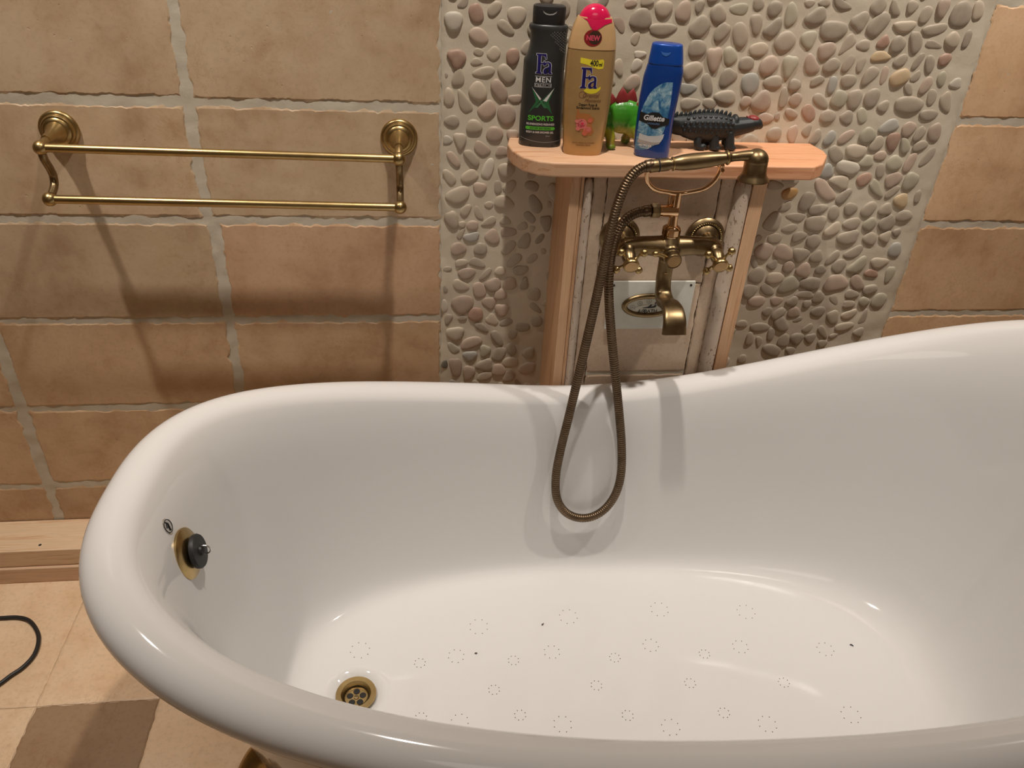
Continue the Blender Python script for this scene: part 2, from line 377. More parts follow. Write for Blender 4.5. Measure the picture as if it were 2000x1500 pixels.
# stones surveyed on the wall: x, z, half length, half width in mm, tilt in degrees, kind of stone
STONES = '377,1208,11.9,6.6,11,p;399,1184,19.7,17.3,2,g;406,1212,12.2,7.2,2,t;437,1202,15.6,13.8,2,t;473,1199,17.8,13.4,88,p;362,1174,15.7,8.5,-57,p;439,1169,24.9,10.4,2,g;500,1208,10.5,7.6,77,g;506,1175,19.7,16.2,48,g;536,1197,16.8,13.8,-58,g;549,1169,17.3,12.3,60,g;572,1206,17.6,10.0,2,y;583,1165,22.8,14.0,-72,g;606,1215,11.1,10.2,103,g;609,1184,17.9,11.1,-72,g;637,1209,14.6,13.3,67,g;670,1200,20.3,11.2,93,y;642,1178,18.8,12.4,49,g;623,1142,17.8,11.8,6,t;669,1156,19.9,18.2,32,g;509,1140,17.0,15.4,2,g;543,1123,21.5,12.9,96,p;572,1129,17.2,12.3,-68,y;605,1117,14.8,12.6,2,g;648,1115,18.9,16.5,44,p;688,1115,21.3,13.7,87,y;506,1103,18.9,14.6,31,t;575,1092,18.2,14.7,55,g;620,1082,19.9,16.9,-77,b;664,1087,18.6,11.7,2,g;539,1078,21.0,10.1,-71,g;503,1071,16.5,10.0,1,b;577,1058,21.6,13.0,-3,g;512,1045,19.1,10.4,6,g;549,1046,13.9,9.5,-16,g;618,1051,11.7,10.4,50,p;649,1052,20.1,18.2,50,p;691,1060,18.6,8.2,93,g;706,1083,12.5,11.4,2,g;715,1057,12.3,11.7,70,p;713,1032,13.8,7.9,-24,p;397,1078,17.1,13.0,47,p;405,1127,10.9,6.1,2,w;401,1109,12.8,8.6,59,w;393,1152,11.7,7.6,75,t;369,1104,16.0,9.0,-72,t;663,1022,16.4,10.2,1,p;687,1026,7.5,5.5,93,p;699,1220,10.2,6.6,2,g;726,1222,11.9,6.6,2,g;760,1221,19.3,6.9,-22,g;829,1220,15.3,13.8,51,g;861,1218,15.3,7.7,-57,g;893,1221,11.8,10.9,79,g;923,1209,15.9,11.6,73,g;952,1222,16.9,12.2,87,p;991,1212,23.3,20.4,94,g;1022,1220,16.5,10.8,101,t;717,1199,20.0,14.2,26,g;756,1178,26.1,16.8,2,g;802,1195,17.0,14.8,51,g;838,1191,24.0,16.0,51,g;889,1189,21.3,10.0,2,t;950,1186,23.7,9.8,11,g;713,1161,15.8,14.1,94,y;752,1144,17.7,15.2,32,p;789,1155,20.1,10.5,57,g;820,1155,14.2,10.2,2,g;857,1161,12.4,10.4,45,r;886,1158,15.7,14.7,59,g;920,1164,20.4,12.0,-66,g;957,1160,17.4,6.7,-10,g;990,1169,14.2,16.0,53,t;1019,1172,16.1,7.7,88,g;729,1120,19.6,11.9,-55,p;769,1119,17.1,13.1,21,g;800,1124,17.6,9.7,71,g;825,1122,14.3,8.5,84,g;860,1137,19.8,9.5,2,o;901,1131,14.7,10.3,33,g;936,1131,16.6,7.0,66,g;961,1126,18.0,9.9,105,g;988,1136,13.4,11.2,27,r;720,1091,13.6,11.5,51,p;748,1091,13.7,8.2,27,g;780,1084,16.5,8.4,89,b;810,1093,15.4,12.3,2,g;849,1103,19.2,11.9,58,g;877,1105,17.2,7.6,91,p;909,1101,20.0,15.0,27,o;941,1104,11.8,8.1,53,g;934,1081,14.5,7.7,-53,g;966,1088,17.8,10.4,67,p;994,1102,14.7,9.3,100,y;1026,1094,12.2,9.7,2,w;730,1060,14.6,13.7,51,g;766,1055,19.9,10.0,-35,g;800,1059,16.9,15.9,71,y;831,1060,18.9,14.9,96,g;866,1064,19.3,15.0,79,g;894,1049,12.4,11.3,46,g;944,1053,29.9,16.4,-3,g;986,1068,15.9,9.8,99,g;1019,1059,20.6,10.8,-65,t;992,1035,19.0,11.3,1,g;747,1034,18.3,12.1,-52,r;786,1028,16.6,12.9,1,g;826,1027,13.3,14.2,46,g;856,1031,16.0,10.3,-63,y;918,1012,20.4,12.7,22,b;960,1008,15.6,14.0,54,p;986,1000,15.7,9.7,68,g;1016,1003,19.3,13.6,100,p;725,994,17.9,10.3,94,p;752,1001,12.9,8.9,77,g;773,988,16.1,10.2,71,g;802,987,15.9,10.3,65,b;835,990,18.6,10.3,40,p;878,993,16.9,16.7,40,y;903,978,16.7,12.9,60,g;935,983,19.4,13.2,98,r;963,976,17.6,9.3,-66,y;996,976,15.6,10.1,22,g;824,957,19.9,13.2,-48,g;863,963,22.0,14.7,-8,t;918,955,13.6,10.6,1,p;893,943,15.1,12.9,1,y;856,931,26.9,13.9,-13,w;952,941,16.2,17.8,61,y;985,943,21.4,9.8,75,p;1019,954,22.4,10.1,62,g;927,925,16.0,9.6,103,g;814,922,14.4,14.7,34,b;848,902,22.2,12.5,-17,t;899,908,16.1,13.0,34,r;931,889,23.6,9.3,-47,y;961,908,18.6,15.0,34,p;999,905,19.4,16.0,75,y;967,883,17.5,9.2,48,g;1026,873,14.9,7.3,94,g;993,865,14.6,17.1,35,o;715,893,16.9,9.0,-9,g;749,877,17.3,12.1,16,c;745,903,18.2,7.4,1,g;822,884,31.0,13.5,-41,p;789,861,20.9,15.1,72,g;864,871,20.2,11.2,54,g;747,849,14.7,8.7,40,g;818,845,20.8,10.6,11,g;854,837,17.8,12.2,101,g;888,846,15.0,14.1,0,g;928,846,18.7,13.9,55,g;964,845,14.5,13.2,22,g;1011,832,18.4,13.0,0,g;774,828,22.3,9.6,-4,g;728,818,21.5,17.3,71,g;821,814,23.0,18.0,0,g;766,804,18.1,9.4,11,g;899,814,19.7,13.4,5,t;939,813,15.6,14.2,48,y;977,816,18.8,17.3,29,g;861,801,19.3,12.7,41,t;740,782,16.0,12.1,0,t;792,786,16.6,11.0,22,g;827,776,16.0,16.3,54,g;901,784,23.3,16.2,11,g;951,782,14.1,16.8,55,g;983,786,12.4,13.4,0,t;1006,796,9.2,8.7,22,g;688,993,14.8,13.1,1,g;724,753,19.8,19.5,53,p;767,750,23.8,16.7,-27,p;805,745,16.8,19.2,73,g;843,741,15.5,14.1,61,g;880,739,19.8,9.6,55,g;923,751,22.0,11.8,29,g;899,719,17.4,15.7,62,g;941,721,23.5,14.9,49,y;989,727,20.1,12.8,0,t;1015,756,17.6,14.8,99,b;979,702,16.9,9.2,-10,r;1021,700,20.3,10.3,88,y;708,728,16.9,7.5,-64,g;750,723,12.8,10.5,54,g;786,717,14.3,13.6,73,p;822,710,16.6,17.1,0,p;861,711,12.5,10.7,0,g;720,699,19.3,18.0,72,g;762,692,20.7,14.0,0,t;797,675,24.5,18.0,29,y;846,679,24.8,15.3,-5,g;905,679,27.6,20.9,0,p;952,681,22.8,13.0,-49,p;751,666,19.4,11.3,-44,g;988,664,16.8,12.1,17,g;948,653,17.7,11.3,-5,g;712,662,18.8,16.8,48,g;839,653,21.2,9.3,0,g;873,646,14.9,13.1,74,g;733,637,19.9,13.3,0,p;779,638,14.7,11.1,0,p;815,636,14.4,12.3,29,g;851,630,10.7,10.1,0,g;912,639,16.6,8.5,-50,g;948,629,14.1,10.2,0,g;983,635,11.3,12.9,57,y;1017,637,18.9,17.2,77,y;764,612,11.8,11.0,61,g;791,607,18.2,11.3,42,g;826,609,15.0,13.7,-1,p;882,611,17.4,13.2,11,g;921,596,18.8,13.0,-66,t;956,603,18.7,10.7,23,t;993,596,19.9,8.4,82,g;840,592,11.8,5.5,23,g;804,580,21.9,14.6,-52,g;756,573,23.6,11.6,-1,g;869,570,13.6,9.2,43,g;955,573,22.7,10.5,13,t;907,560,20.0,8.8,-51,g;993,558,12.9,12.4,-1,g;786,555,16.8,9.0,90,g;739,544,18.4,9.8,94,g;762,537,14.5,7.4,103,g;820,539,17.7,13.9,85,g;849,543,15.8,16.0,75,g;881,544,13.2,12.4,-1,g;797,515,24.2,14.2,-21,g;914,530,12.1,10.6,23,g;843,512,10.9,12.1,36,g;936,550,11.0,5.2,23,g;713,582,13.8,9.2,-1,g;733,492,10.9,12.2,-1,g;74,1169,16.4,15.2,91,w;112,1183,15.9,12.2,-72,r;143,1191,15.0,9.7,49,t;182,1183,16.8,15.3,2,t;164,1163,17.2,8.3,-35,t;118,1148,18.0,12.5,-26,p;80,1111,16.2,14.7,-57,r;118,1122,8.8,6.3,-17,t;115,1106,10.4,6.3,2,t;144,1120,12.2,10.8,45,t;178,1117,15.2,12.0,82,r;128,1090,21.0,8.5,11,t;168,1088,18.6,12.4,-46,t;83,1079,16.3,10.5,80,t;118,1057,17.8,15.8,-57,t;157,1059,20.9,12.0,-57,p;67,1046,16.6,9.4,90,t;94,1038,22.3,9.9,-63,t;136,1026,17.3,14.5,41,p;171,1018,19.9,16.7,-72,p;72,1004,13.9,10.6,1,g;113,995,14.8,13.0,1,t;186,1046,12.4,7.4,1,p;201,1132,12.5,7.4,61,t;90,1198,11.0,6.7,44,g;62,1082,4.9,2.7,90,g;151,982,15.7,14.7,1,p;184,980,11.1,13.2,1,p;88,969,15.6,10.9,-79,t;65,970,8.6,8.0,1,w;128,955,16.7,11.8,-39,p;167,951,12.8,9.5,1,p;76,935,17.5,7.9,-54,p;110,938,19.2,9.5,-49,t;141,918,19.9,10.5,72,w;175,916,16.2,14.3,1,t;69,900,17.0,9.7,-55,t;106,903,16.8,11.4,26,t;85,866,23.6,15.9,21,t;126,881,13.0,11.7,1,p;161,883,13.4,7.3,-83,g;183,884,14.5,10.1,47,t;174,853,20.0,13.5,-10,t;100,836,14.2,9.2,57,t;125,831,15.6,6.6,-64,t;145,848,9.1,6.8,1,t;74,818,19.0,13.3,-70,t;93,808,8.0,6.6,0,t;114,806,11.7,10.5,0,p;146,814,15.8,7.9,27,t;178,816,10.9,8.7,0,t;92,789,13.0,4.8,62,t;113,782,15.9,9.8,11,b;154,782,16.1,13.5,-60,p;186,793,16.1,9.8,0,p;87,757,15.2,13.5,21,p;131,757,13.6,13.6,0,g;187,760,18.0,9.9,48,g;219,773,17.3,11.6,64,g;213,805,10.9,8.0,21,g;93,727,12.8,8.3,11,t;126,727,17.5,9.1,-21,g;104,704,18.1,13.2,16,p;143,703,17.7,6.4,48,t;173,709,11.3,10.4,0,t;66,714,8.5,5.6,11,g;93,677,17.9,11.2,-27,t;131,667,18.4,13.1,-75,p;159,678,16.6,15.4,22,p;174,657,13.3,13.7,0,p;98,635,23.3,21.3,33,p;152,638,15.5,13.4,-22,p;180,621,14.4,15.0,0,p;60,631,14.6,6.7,90,w;62,669,8.6,4.3,-81,g;125,611,16.1,16.5,-1,r;160,598,14.7,11.2,-47,t;68,601,13.7,8.1,72,g;97,603,9.8,7.0,-1,g;139,580,18.4,8.6,-38,g;83,566,18.9,16.5,-1,t;117,543,23.8,13.5,22,p;173,553,21.8,9.2,-61,g;79,531,16.2,9.5,-54,y;115,511,15.6,13.9,-1,b;147,522,15.0,11.5,83,y;178,514,19.1,13.7,65,g;205,525,16.1,10.1,-70,g;147,487,18.5,15.3,11,t;61,491,10.6,7.0,82,k;85,484,24.0,13.8,-81,p;113,468,19.5,13.5,87,p;178,474,15.0,16.5,-1,p;204,493,18.8,13.1,-1,t;148,459,17.9,11.5,22,t;203,458,16.6,13.1,66,p;194,681,14.1,13.9,0,p;200,733,19.0,10.2,43,g;214,711,15.6,10.5,11,g;236,737,13.8,8.4,43,g;224,680,14.1,8.1,79,g;245,657,14.3,14.7,0,g;251,625,16.7,6.5,-41,g;189,592,15.3,9.2,22,g;226,580,16.6,11.2,-6,g;205,562,10.1,10.4,-1,g;255,593,11.9,12.3,-1,g;243,516,13.1,14.0,-1,g;242,477,20.6,15.6,22,p'
KIND = {}
for e in STONES.split(';'):
    q = e.split(','); x, z, a, b, th = (float(v) for v in q[:5]); p = (x/1000, z/1000, a/1000, b/1000, math.radians(th))
    if PX0 < p[0] < PX1+.01 and okp(*p[:2], p[2]*.8, p[3]*.8, p[4], -.001): KIND[len(PEB)] = q[5]; grid.setdefault((int(p[0]/cell), int(p[1]/cell)), []).append(p); PEB.append(p)
def surveyed(x, z):
    c = RW.transposed() @ (Vector((x, -.008, z))-CAM); px, py = 1000-F*c.x/c.z, 750+F*c.y/c.z
    return 0 < py < 745 and (px < (1033 if py < 500 else 1070) or (px > 1200 and py < 235) or (px > 1480 and py > 235) or (px > 1430 and py > 480))
def tryp(n, amin, amax, gap):
    for _ in range(n):
        z = rp.uniform(.35, 1.62)
        k = 1 if z > .85 else .9
        a = rp.uniform(amin, amax)*k; b = a*rp.uniform(.50, .84); x = rp.uniform(PX0+.006+a*.8, PX1-.010-a*.8)
        th = rp.gauss(.7, .75) if x > .5 else rp.uniform(0, PI)
        if not surveyed(x, z) and okp(x, z, a, b, th, gap): grid.setdefault((int(x/cell), int(z/cell)), []).append((x, z, a, b, th)); PEB.append((x, z, a, b, th))
tryp(2200, .0165, .0215, .005); tryp(12000, .0135, .017, .004); tryp(16000, .0105, .0135, .0035); tryp(5000, .0065, .009, .004)
PB = MB(); pc = []
pal = [(.48, .39, .295), (.44, .365, .28), (.38, .32, .245), (.51, .42, .325), (.48, .37, .285), (.42, .37, .285), (.36, .315, .26), (.54, .46, .36), (.43, .33, .25), (.40, .36, .295), (.41, .35, .27), (.47, .41, .32)]
KC = {'g': (.41, .345, .265), 'p': (.49, .375, .29), 't': (.52, .435, .33), 'y': (.45, .41, .305), 'r': (.41, .255, .185), 'o': (.54, .40, .235), 'b': (.40, .385, .34), 'w': (.60, .54, .44), 'c': (.50, .27, .07), 'k': (.13, .125, .10)}
for pi, (x, z, a, b, th) in enumerate(PEB):
    seg = 22; sd = rp.uniform(0, 90); H = min(b*rp.uniform(.24, .38), .0048); sk = rp.uniform(-.22, .22); tri = rp.uniform(0, .13); tp = rp.uniform(0, 6.28); pw = rp.uniform(2.0, 2.7)
    rs = []; tx, tz = rp.uniform(-.12, .12), rp.uniform(-.12, .12)
    for q, hh in ((1.0, -.3), (.99, .25), (.93, .52), (.80, .78), (.58, .93), (.3, 1.)):
        row = []
        for k in range(seg):
            ph = 2*PI*k/seg; c_, s_ = math.cos(ph), math.sin(ph)
            rr = 1/((abs(c_)**pw+abs(s_)**pw)**(1/pw)); rr *= 1+tri*math.cos(3*ph+tp)+.06*noise.noise(Vector((c_*1.3+sd, s_*1.3, 0)))
            u = a*rr*c_*q; v = b*rr*s_*q*(1+sk*c_)
            px, pz = x+u*math.cos(th)-v*math.sin(th), z+u*math.sin(th)+v*math.cos(th)
            row.append((px, -.0035-H*hh*(1+tx*c_*q+tz*s_*q), pz))
        rs.append(row)
    m0 = len(PB.f); PB.rings([list(map(Vector, r_)) for r_ in rs], caps=(False, True))
    c0 = KC.get(KIND.get(pi), pal[rp.randrange(len(pal))]); br = rp.uniform(.84, 1.08)
    if pi not in KIND and rp.random() < .012: c0 = (.42, .27, .19)
    pc += [tuple(v*br for v in c0)]*(len(PB.f)-m0)
pb = PB.build('pebble_inlay', M['pebble'], wall, angle=0, recalc=False); pb['kind'] = 'stuff'; set_tint(pb.data, pc)

# floor: large travertine tiles
FT = Tiles(); rf = random.Random(5)
FX = [-2.2, -1.74, -1.30, -.735, -.508, -.05, .41, .87, 1.33, 1.79, 2.4]; FY = [-2.7, -2.2, -1.75, -1.3, -.87, -.433, -.0]
for i in range(len(FX)-1):
    for j in range(len(FY)-1):
        dark = (i == 3 and j == 4); b = rf.uniform(.96, 1.03)
        tint = (.42, .36, .30) if dark else (b, b*.98, b*.95)
        FT.slab(FX[i]+.0006, FX[i+1]-.0006, FY[j]+.0006, FY[j+1]-.0006, tint, fl=True, seed=i*3+j*31, th=.001, rough=.25 if not dark else .6)
fl = FT.build('floor', [M['floor']], None, angle=50, recalc=False, flat=True); struct(fl); set_tint(fl.data, FT.c)
G = MB(); G.box((.1, -1.35, -.052), (4.6, 2.8, .1)); gf = G.build('floor_grout', grout('floor_grout', (.62, .45, .29), (.74, .56, .38)), fl)
def slab(name, c, d, m): b = MB(); b.box(c, d); return struct(b.build(name, m, None))
slab('wall_left', (-2.2, -1.3, 1.2), (.1, 2.8, 2.4), M['plaster']); slab('wall_right', (2.42, -1.3, 1.2), (.1, 2.8, 2.4), M['plaster'])
slab('wall_front', (.1, -2.72, 1.2), (4.7, .1, 2.4), M['plaster']); slab('ceiling', (.1, -1.3, 2.55), (4.7, 2.9, .1), M['plaster'])

# timber plinth along the foot of the wall
b = MB(); b.box((-.93, -.052, .067), (2.4, .100, .046))
pl = b.build('baseboard_back', M['pine_x'], None, bevel=.002); struct(pl)
b = MB(); b.box((-.93, -.055, .0215), (2.4, .107, .043)); b.build('lower_board', M['pine_end'], pl, bevel=.002)
b = MB(); k0 = at(2, .0905, 78, 1064); b.lathe((k0.x, k0.y, .0899), (0, 0, 1), [(.0035, 0), (.003, .0003)], 14)
kn = b.build('knot', M['dark'], pl); 

# ------------------------------------------------------------------ bathtub
TP = [0.456, 0.86, 0.7864, 0.3917, -0.5701, 2.6588, 2.6861, 0.0378, 0.03, -0.0576]
KU = [-.45, -.2, .05, .3, .5, .7, .9, 1.1, 1.35]; KZ = [0.6212, 0.5669, 0.536, 0.5286, 0.5442, 0.5822, 0.6413, 0.7205, 0.8199]; KF = [0.0006, 0.0047, 0.001, -0.0076, -0.0035, 0.0024, 0.0032, -0.0022, 0.0008]
def ks(u, k):
    n = len(KU); h = [(k[1]-k[0])/(KU[1]-KU[0])]
    for i in range(1, n-1):
        hd, hs = KU[i+1]-KU[i], KU[i]-KU[i-1]; h.append((hs*hs*k[i+1]+(hd*hd-hs*hs)*k[i]-hd*hd*k[i-1])/(hs*hd*(hd+hs)))
    h.append((k[-1]-k[-2])/(KU[-1]-KU[-2])); uc = min(max(u, KU[0]), KU[-1])
    i = 0
    while i < n-2 and KU[i+1] < u: i += 1
    d = KU[i+1]-KU[i]; t = (uc-KU[i])/d
    return (2*t**3-3*t*t+1)*k[i]+(t**3-2*t*t+t)*d*h[i]+(-2*t**3+3*t*t)*k[i+1]+(t**3-t*t)*d*h[i+1]
u0, aL, aR, bb, yc, nl, nr, ra, rc, rot = TP
def T2W(u, v, z): return Vector((u*math.cos(rot)-v*math.sin(rot), yc+v*math.cos(rot)+u*math.sin(rot), z))
NTH = 320; cen = []
for i in range(NTH):
    th = 2*PI*i/NTH; c_, s_ = math.cos(th), math.sin(th); e = 2/nl if c_ < 0 else 2/nr
    u = u0+(aL if c_ < 0 else aR)*math.copysign(abs(c_)**e, c_)
    v = bb*math.copysign(abs(s_)**e, s_)*(1+.108*(u-u0)+.1548*(u-u0)**2)
    z = ks(u, KZ)+(max(s_, 0)**.5*ks(u, KF)); cen.append((u, v, z, c_, s_))
# even out spacing along the curve
L = [0]
for i in range(NTH): a, b_ = cen[i], cen[(i+1) % NTH]; L.append(L[-1]+math.hypot(a[0]-b_[0], a[1]-b_[1]))
def samp(s):
    s %= L[-1]; i = max(k for k in range(NTH) if L[k] <= s); t = (s-L[i])/(L[i+1]-L[i]+1e-12); a, b_ = cen[i], cen[(i+1) % NTH]
    return tuple(a[k]+(b_[k]-a[k])*t for k in range(5))
cen = [samp(L[-1]*i/NTH) for i in range(NTH)]
ZF = .165; uF, aF, bF = .315, .485, .255
WP = [(0, 0), (.09, .07), (.19, .20), (.30, .42), (.41, .65), (.53, .85), (.64, .95), (.79, .99), (1, 1)]
wp = [(p.x, p.y) for p in spl([(a, b_, 0) for a, b_ in WP], 4)]
OUT = [(.70, 1.055, .01), (.58, .99, .016), (.47, .85, .016), (.36, .65, .014), (.25, .44, .013), (.14, .24, .011), (.06, .10, .008)]
cols_ = []
for i in range(NTH):
    u, v, z, c_, s_ = cen[i]; a, b_ = cen[i-1], cen[(i+1) % NTH]
    du, dv = b_[0]-a[0], b_[1]-a[1]; l = math.hypot(du, dv); nu, nv = dv/l, -du/l
    if nu*(u-u0)+nv*v < 0: nu, nv = -nu, -nv
    fu = uF+aF*math.copysign(abs(c_)**.92, c_) ; fv = bF*math.copysign(abs(s_)**.86, s_)
    zs = z+rc*math.sin(.8*PI); ru, rv = u+nu*ra*math.cos(.8*PI), v+nv*ra*math.cos(.8*PI)
    col = []
    def W(h, zf, off): return (ru+(fu-ru)*h+nu*off, rv+(fv-rv)*h+nv*off, zs+(ZF-zs)*zf)
    col += [W(.97, 1.10, 0), W(.7, 1.085, 0)]+[W(h, zf, o) for h, zf, o in OUT]
    for k in range(17):                                        # rolled rim
        ph = -.42*PI+(1.22*PI)*k/16; col.append((u+nu*ra*math.cos(ph), v+nv*ra*math.cos(ph), z+rc*math.sin(ph)))
    tu, tz = -.0, -.012
    for h, zf in wp[1:]: col.append(W(h, zf, .0))
    for k in range(1, 50):
        q = 1-k/50; col.append((uF+(fu-uF)*q, fv*q, ZF-.001*(1-q)))
    cols_.append(col)
# drain dish
pd = at(2, ZF, 695, 1352); m_ = Matrix.Rotation(rot, 2); dl = m_.inverted() @ Vector((pd.x, pd.y-yc)); du0, dv0 = dl.x, dl.y
tb = MB(); NV = len(cols_[0])
for k in range(NV):
    for i in range(NTH):
        u, v, z = cols_[i][k]
        if k > 31:
            r = math.hypot(u-du0, v-dv0)
            t = min(max((.050-r)/.016, 0), 1); z -= .011*t*t*(3-2*t); z -= .004*max(0, 1-r/.35)
            z += .0012*math.exp(-((r-.051)/.003)**2)
        tb.v.append(T2W(u, v, z))
for k in range(NV-1):
    for i in range(NTH): j = (i+1) % NTH; tb.f.append((k*NTH+i, k*NTH+j, (k+1)*NTH+j, (k+1)*NTH+i)); tb.m.append(0)
tb.f.append(tuple((NV-1)*NTH+i for i in range(NTH))); tb.m.append(0); tb.f.append(tuple(range(NTH))[::-1]); tb.m.append(0)
tub = thing('bathtub', 'white freestanding slipper bathtub with a wide rolled rim and tiny air holes', 'bathtub', (.4, -.58, 0))
shell = tb.build('tub_shell', M['tub'], tub, angle=0)
q = shell.modifiers.new('s', 'SMOOTH'); q.iterations = 3; q.factor = .5
bvh = BVHTree.FromPolygons([tuple(p) for p in tb.v], tb.f)
def hit(px, py):
    loc, n, i, d = bvh.ray_cast(CAM, ray(px, py))
    return loc, (n if n.dot(ray(px, py)) < 0 else -n)
def down(x, y): loc, n, i, d = bvh.ray_cast(Vector((x, y, .45)), Vector((0, 0, -1))); return loc, (n if n.z > 0 else -n)
# drain
dp, _ = down(pd.x, pd.y); dp.z += .0095
b = MB(); b.lathe((dp.x, dp.y, dp.z), (0, 0, 1), [(.0355, .0), (.0345, .003), (.026, .0025), (.021, -.004), (.020, -.009), (.0001, -.009)][::1], 40, caps=(False, False))
dr = b.build('drain', M['brass_rail'], tub)
b = MB(); b.lathe((dp.x, dp.y, dp.z), (0, 0, 1), [(.0205, -.004), (.0205, -.0085)], 30, caps=(False, False))
for k in range(5):
    a = 2*PI*k/5+.3; b.lathe((dp.x+.0118*math.cos(a), dp.y+.0118*math.sin(a), dp.z-.0088), (0, 0, 1), [(.0058, 0), (.0055, .0004)], 16)
b.build('drain_holes', M['dark'], dr)
b = MB(); b.lathe((dp.x, dp.y, dp.z-.0088), (0, 0, 1), [(.0045, 0), (.004, .0015), (.001, .002)], 16); b.build('screw', M['brass'], dr)
# overflow
op, on_ = hit(366, 1081)
b = MB(); b.lathe(op-on_*.004, on_, [(.038, 0), (.038, .006), (.035, .0085), (.024, .0115), (.0225, .012), (.0001, .012)], 44, caps=(False, False)); b.build('overflow_ring', M['brass_rail'], tub)
bp, bn = hit(327, 1028)
a1, a2 = frame(bn); sd_ = a1 if abs(a1.z) < abs(a2.z) else a2; upv = bn.cross(sd_).normalized()
if upv.z < 0: upv = -upv
b = MB(); b.rings([[bp+bn*h+(sd_*.0095*s*math.cos(t*PI/12)+upv*.0125*s*math.sin(t*PI/12)) for t in range(24)] for s, h in ((1, -.001), (1, .0008), (.95, .0014))]); bd = b.build('badge', M['steel'], tub)
b = MB(); b.torus(bp+bn*.0014, bn, .0095, .0007, 28, 6); 
b.tube([bp+bn*.0018+upv*.008+sd_*.001, bp+bn*.0018+upv*.003-sd_*.002, bp+bn*.0018-upv*.007+sd_*.002], .0011, 6); b.tube([bp+bn*.0018+upv*.004+sd_*.0, bp+bn*.0018+sd_*.005], .0009, 6); b.build('mark', M['ink'], bd)
# air jets: rings of eight pin holes
RINGS = [(703,1268,.0175),(935,1223,.0175),(1110,1204,.0175),(1288,1190,.0175),(1457,1195,.0175),(891,1280,.0145),(1078,1273,.0145),(1271,1260,.0145),(1446,1263,.0145),(1612,1268,.0155),
 (820,1293,.0098),(1003,1289,.0098),(1201,1284,.0098),(1376,1277,.0098),(965,1346,.0098),(1165,1338,.0098),(1348,1334,.0098),(1531,1333,.0098),(822,1400,.0098),(1016,1396,.0098),(1226,1397,.0098),(1414,1392,.0098),(898,1408,.0145),(1099,1414,.0155),(1310,1420,.0155),(1499,1414,.0155),(1662,1396,.0165)]
for n_, (px, py, R) in enumerate(RINGS):
    c = at(2, ZF, px, py); b = MB()
    for k in range(8):
        a = 2*PI*(k+.5)/8+rot+.07*((n_*37) % 5-2); p, nn = down(c.x+R*math.cos(a), c.y+R*math.sin(a)); b.lathe(p-nn*.0004, nn, [(.0010, 0), (.0008, .0009)], 8)
    b.build('air_jet', plain('jet_hole', (.10, .075, .055), .7) if n_ == 0 else bpy.data.materials['jet_hole'], tub)
# claw feet
for (fx, fy) in ((-.272, -.668), (-.252, -.46), (.92, -.88), (.92, -.42)):
    b = MB(); s = 1 if fy > -.6 else -1; sx = -1 if fx < .3 else 1
    b.tube(spl([(fx-sx*.03, fy-s*.02, .135), (fx, fy-s*.01, .125), (fx+sx*.02, fy+s*.015, .10), (fx+sx*.012, fy+s*.01, .05), (fx+sx*.018, fy+s*.018, .02)], 6), lambda t: .034-.016*math.sin(t*PI*.8), 14)
    b.ell((fx+sx*.018, fy+s*.018, .024), (.034, .034, .0235))
    for k in range(4):
        a = math.atan2(s, sx)+(k-1.5)*.5; b.tube([(fx+sx*.018, fy+s*.018, .03), (fx+sx*.018+.04*math.cos(a), fy+s*.018+.04*math.sin(a), .02), (fx+sx*.018+.048*math.cos(a), fy+s*.018+.048*math.sin(a), .006)], [.012, .009, .005], 10)
    b.build('claw_foot', M['brass_rail'], tub)
# plug stuck on the overflow
pp = op+on_*.011
plug = thing('bath_plug', 'black rubber bath plug hung over the brass overflow ring of the bathtub', 'bath plug', pp)
b = MB(); b.lathe(pp, on_, [(.019, 0), (.020, .001), (.0250, .002), (.0255, .006), (.024, .0085), (.008, .0095), (.007, .013), (.004, .015)], 36)
b.build('stopper', M['rubber'], plug)
b = MB(); qn = (on_.cross(Vector((1, 0, 0)))).normalized(); b.torus(pp+on_*.015, on_.cross(upv), .008, .0011, 30, 8); b.build('pull_ring', M['steel'], plug)
# lint specks in the tub
for n_, (px, py, s, l) in enumerate(((1663, 1260, .0042, 'black fluff speck near the sloping backrest end inside the bathtub'), (1060, 1220, .0032, 'small grey lint speck between two air hole rings at the back of the bathtub floor'), (929, 1276, .003, 'tiny grey lint speck near the drain half of the bathtub floor'))):
    p, nn = hit(px, py); b = MB(); rr = random.Random(n_)
    for k in range(5):
        a, r_ = rr.uniform(0, 6.28), s*rr.uniform(.3, 1.2)
        b.tube([p+nn*.0006, p+nn*.0018+Vector((r_*math.cos(a), r_*math.sin(a), 0))*.6, p+nn*.0008+Vector((r_*math.cos(a), r_*math.sin(a), 0))], [.0012, .0009, .0004], 6)
    b.ell(p+nn*.0007, (s*.4, s*.3, .0011)); tag(b.build('lint_speck', M['lint'] if n_ else M['dark'], None), l, 'speck', 'lint specks in the bathtub')

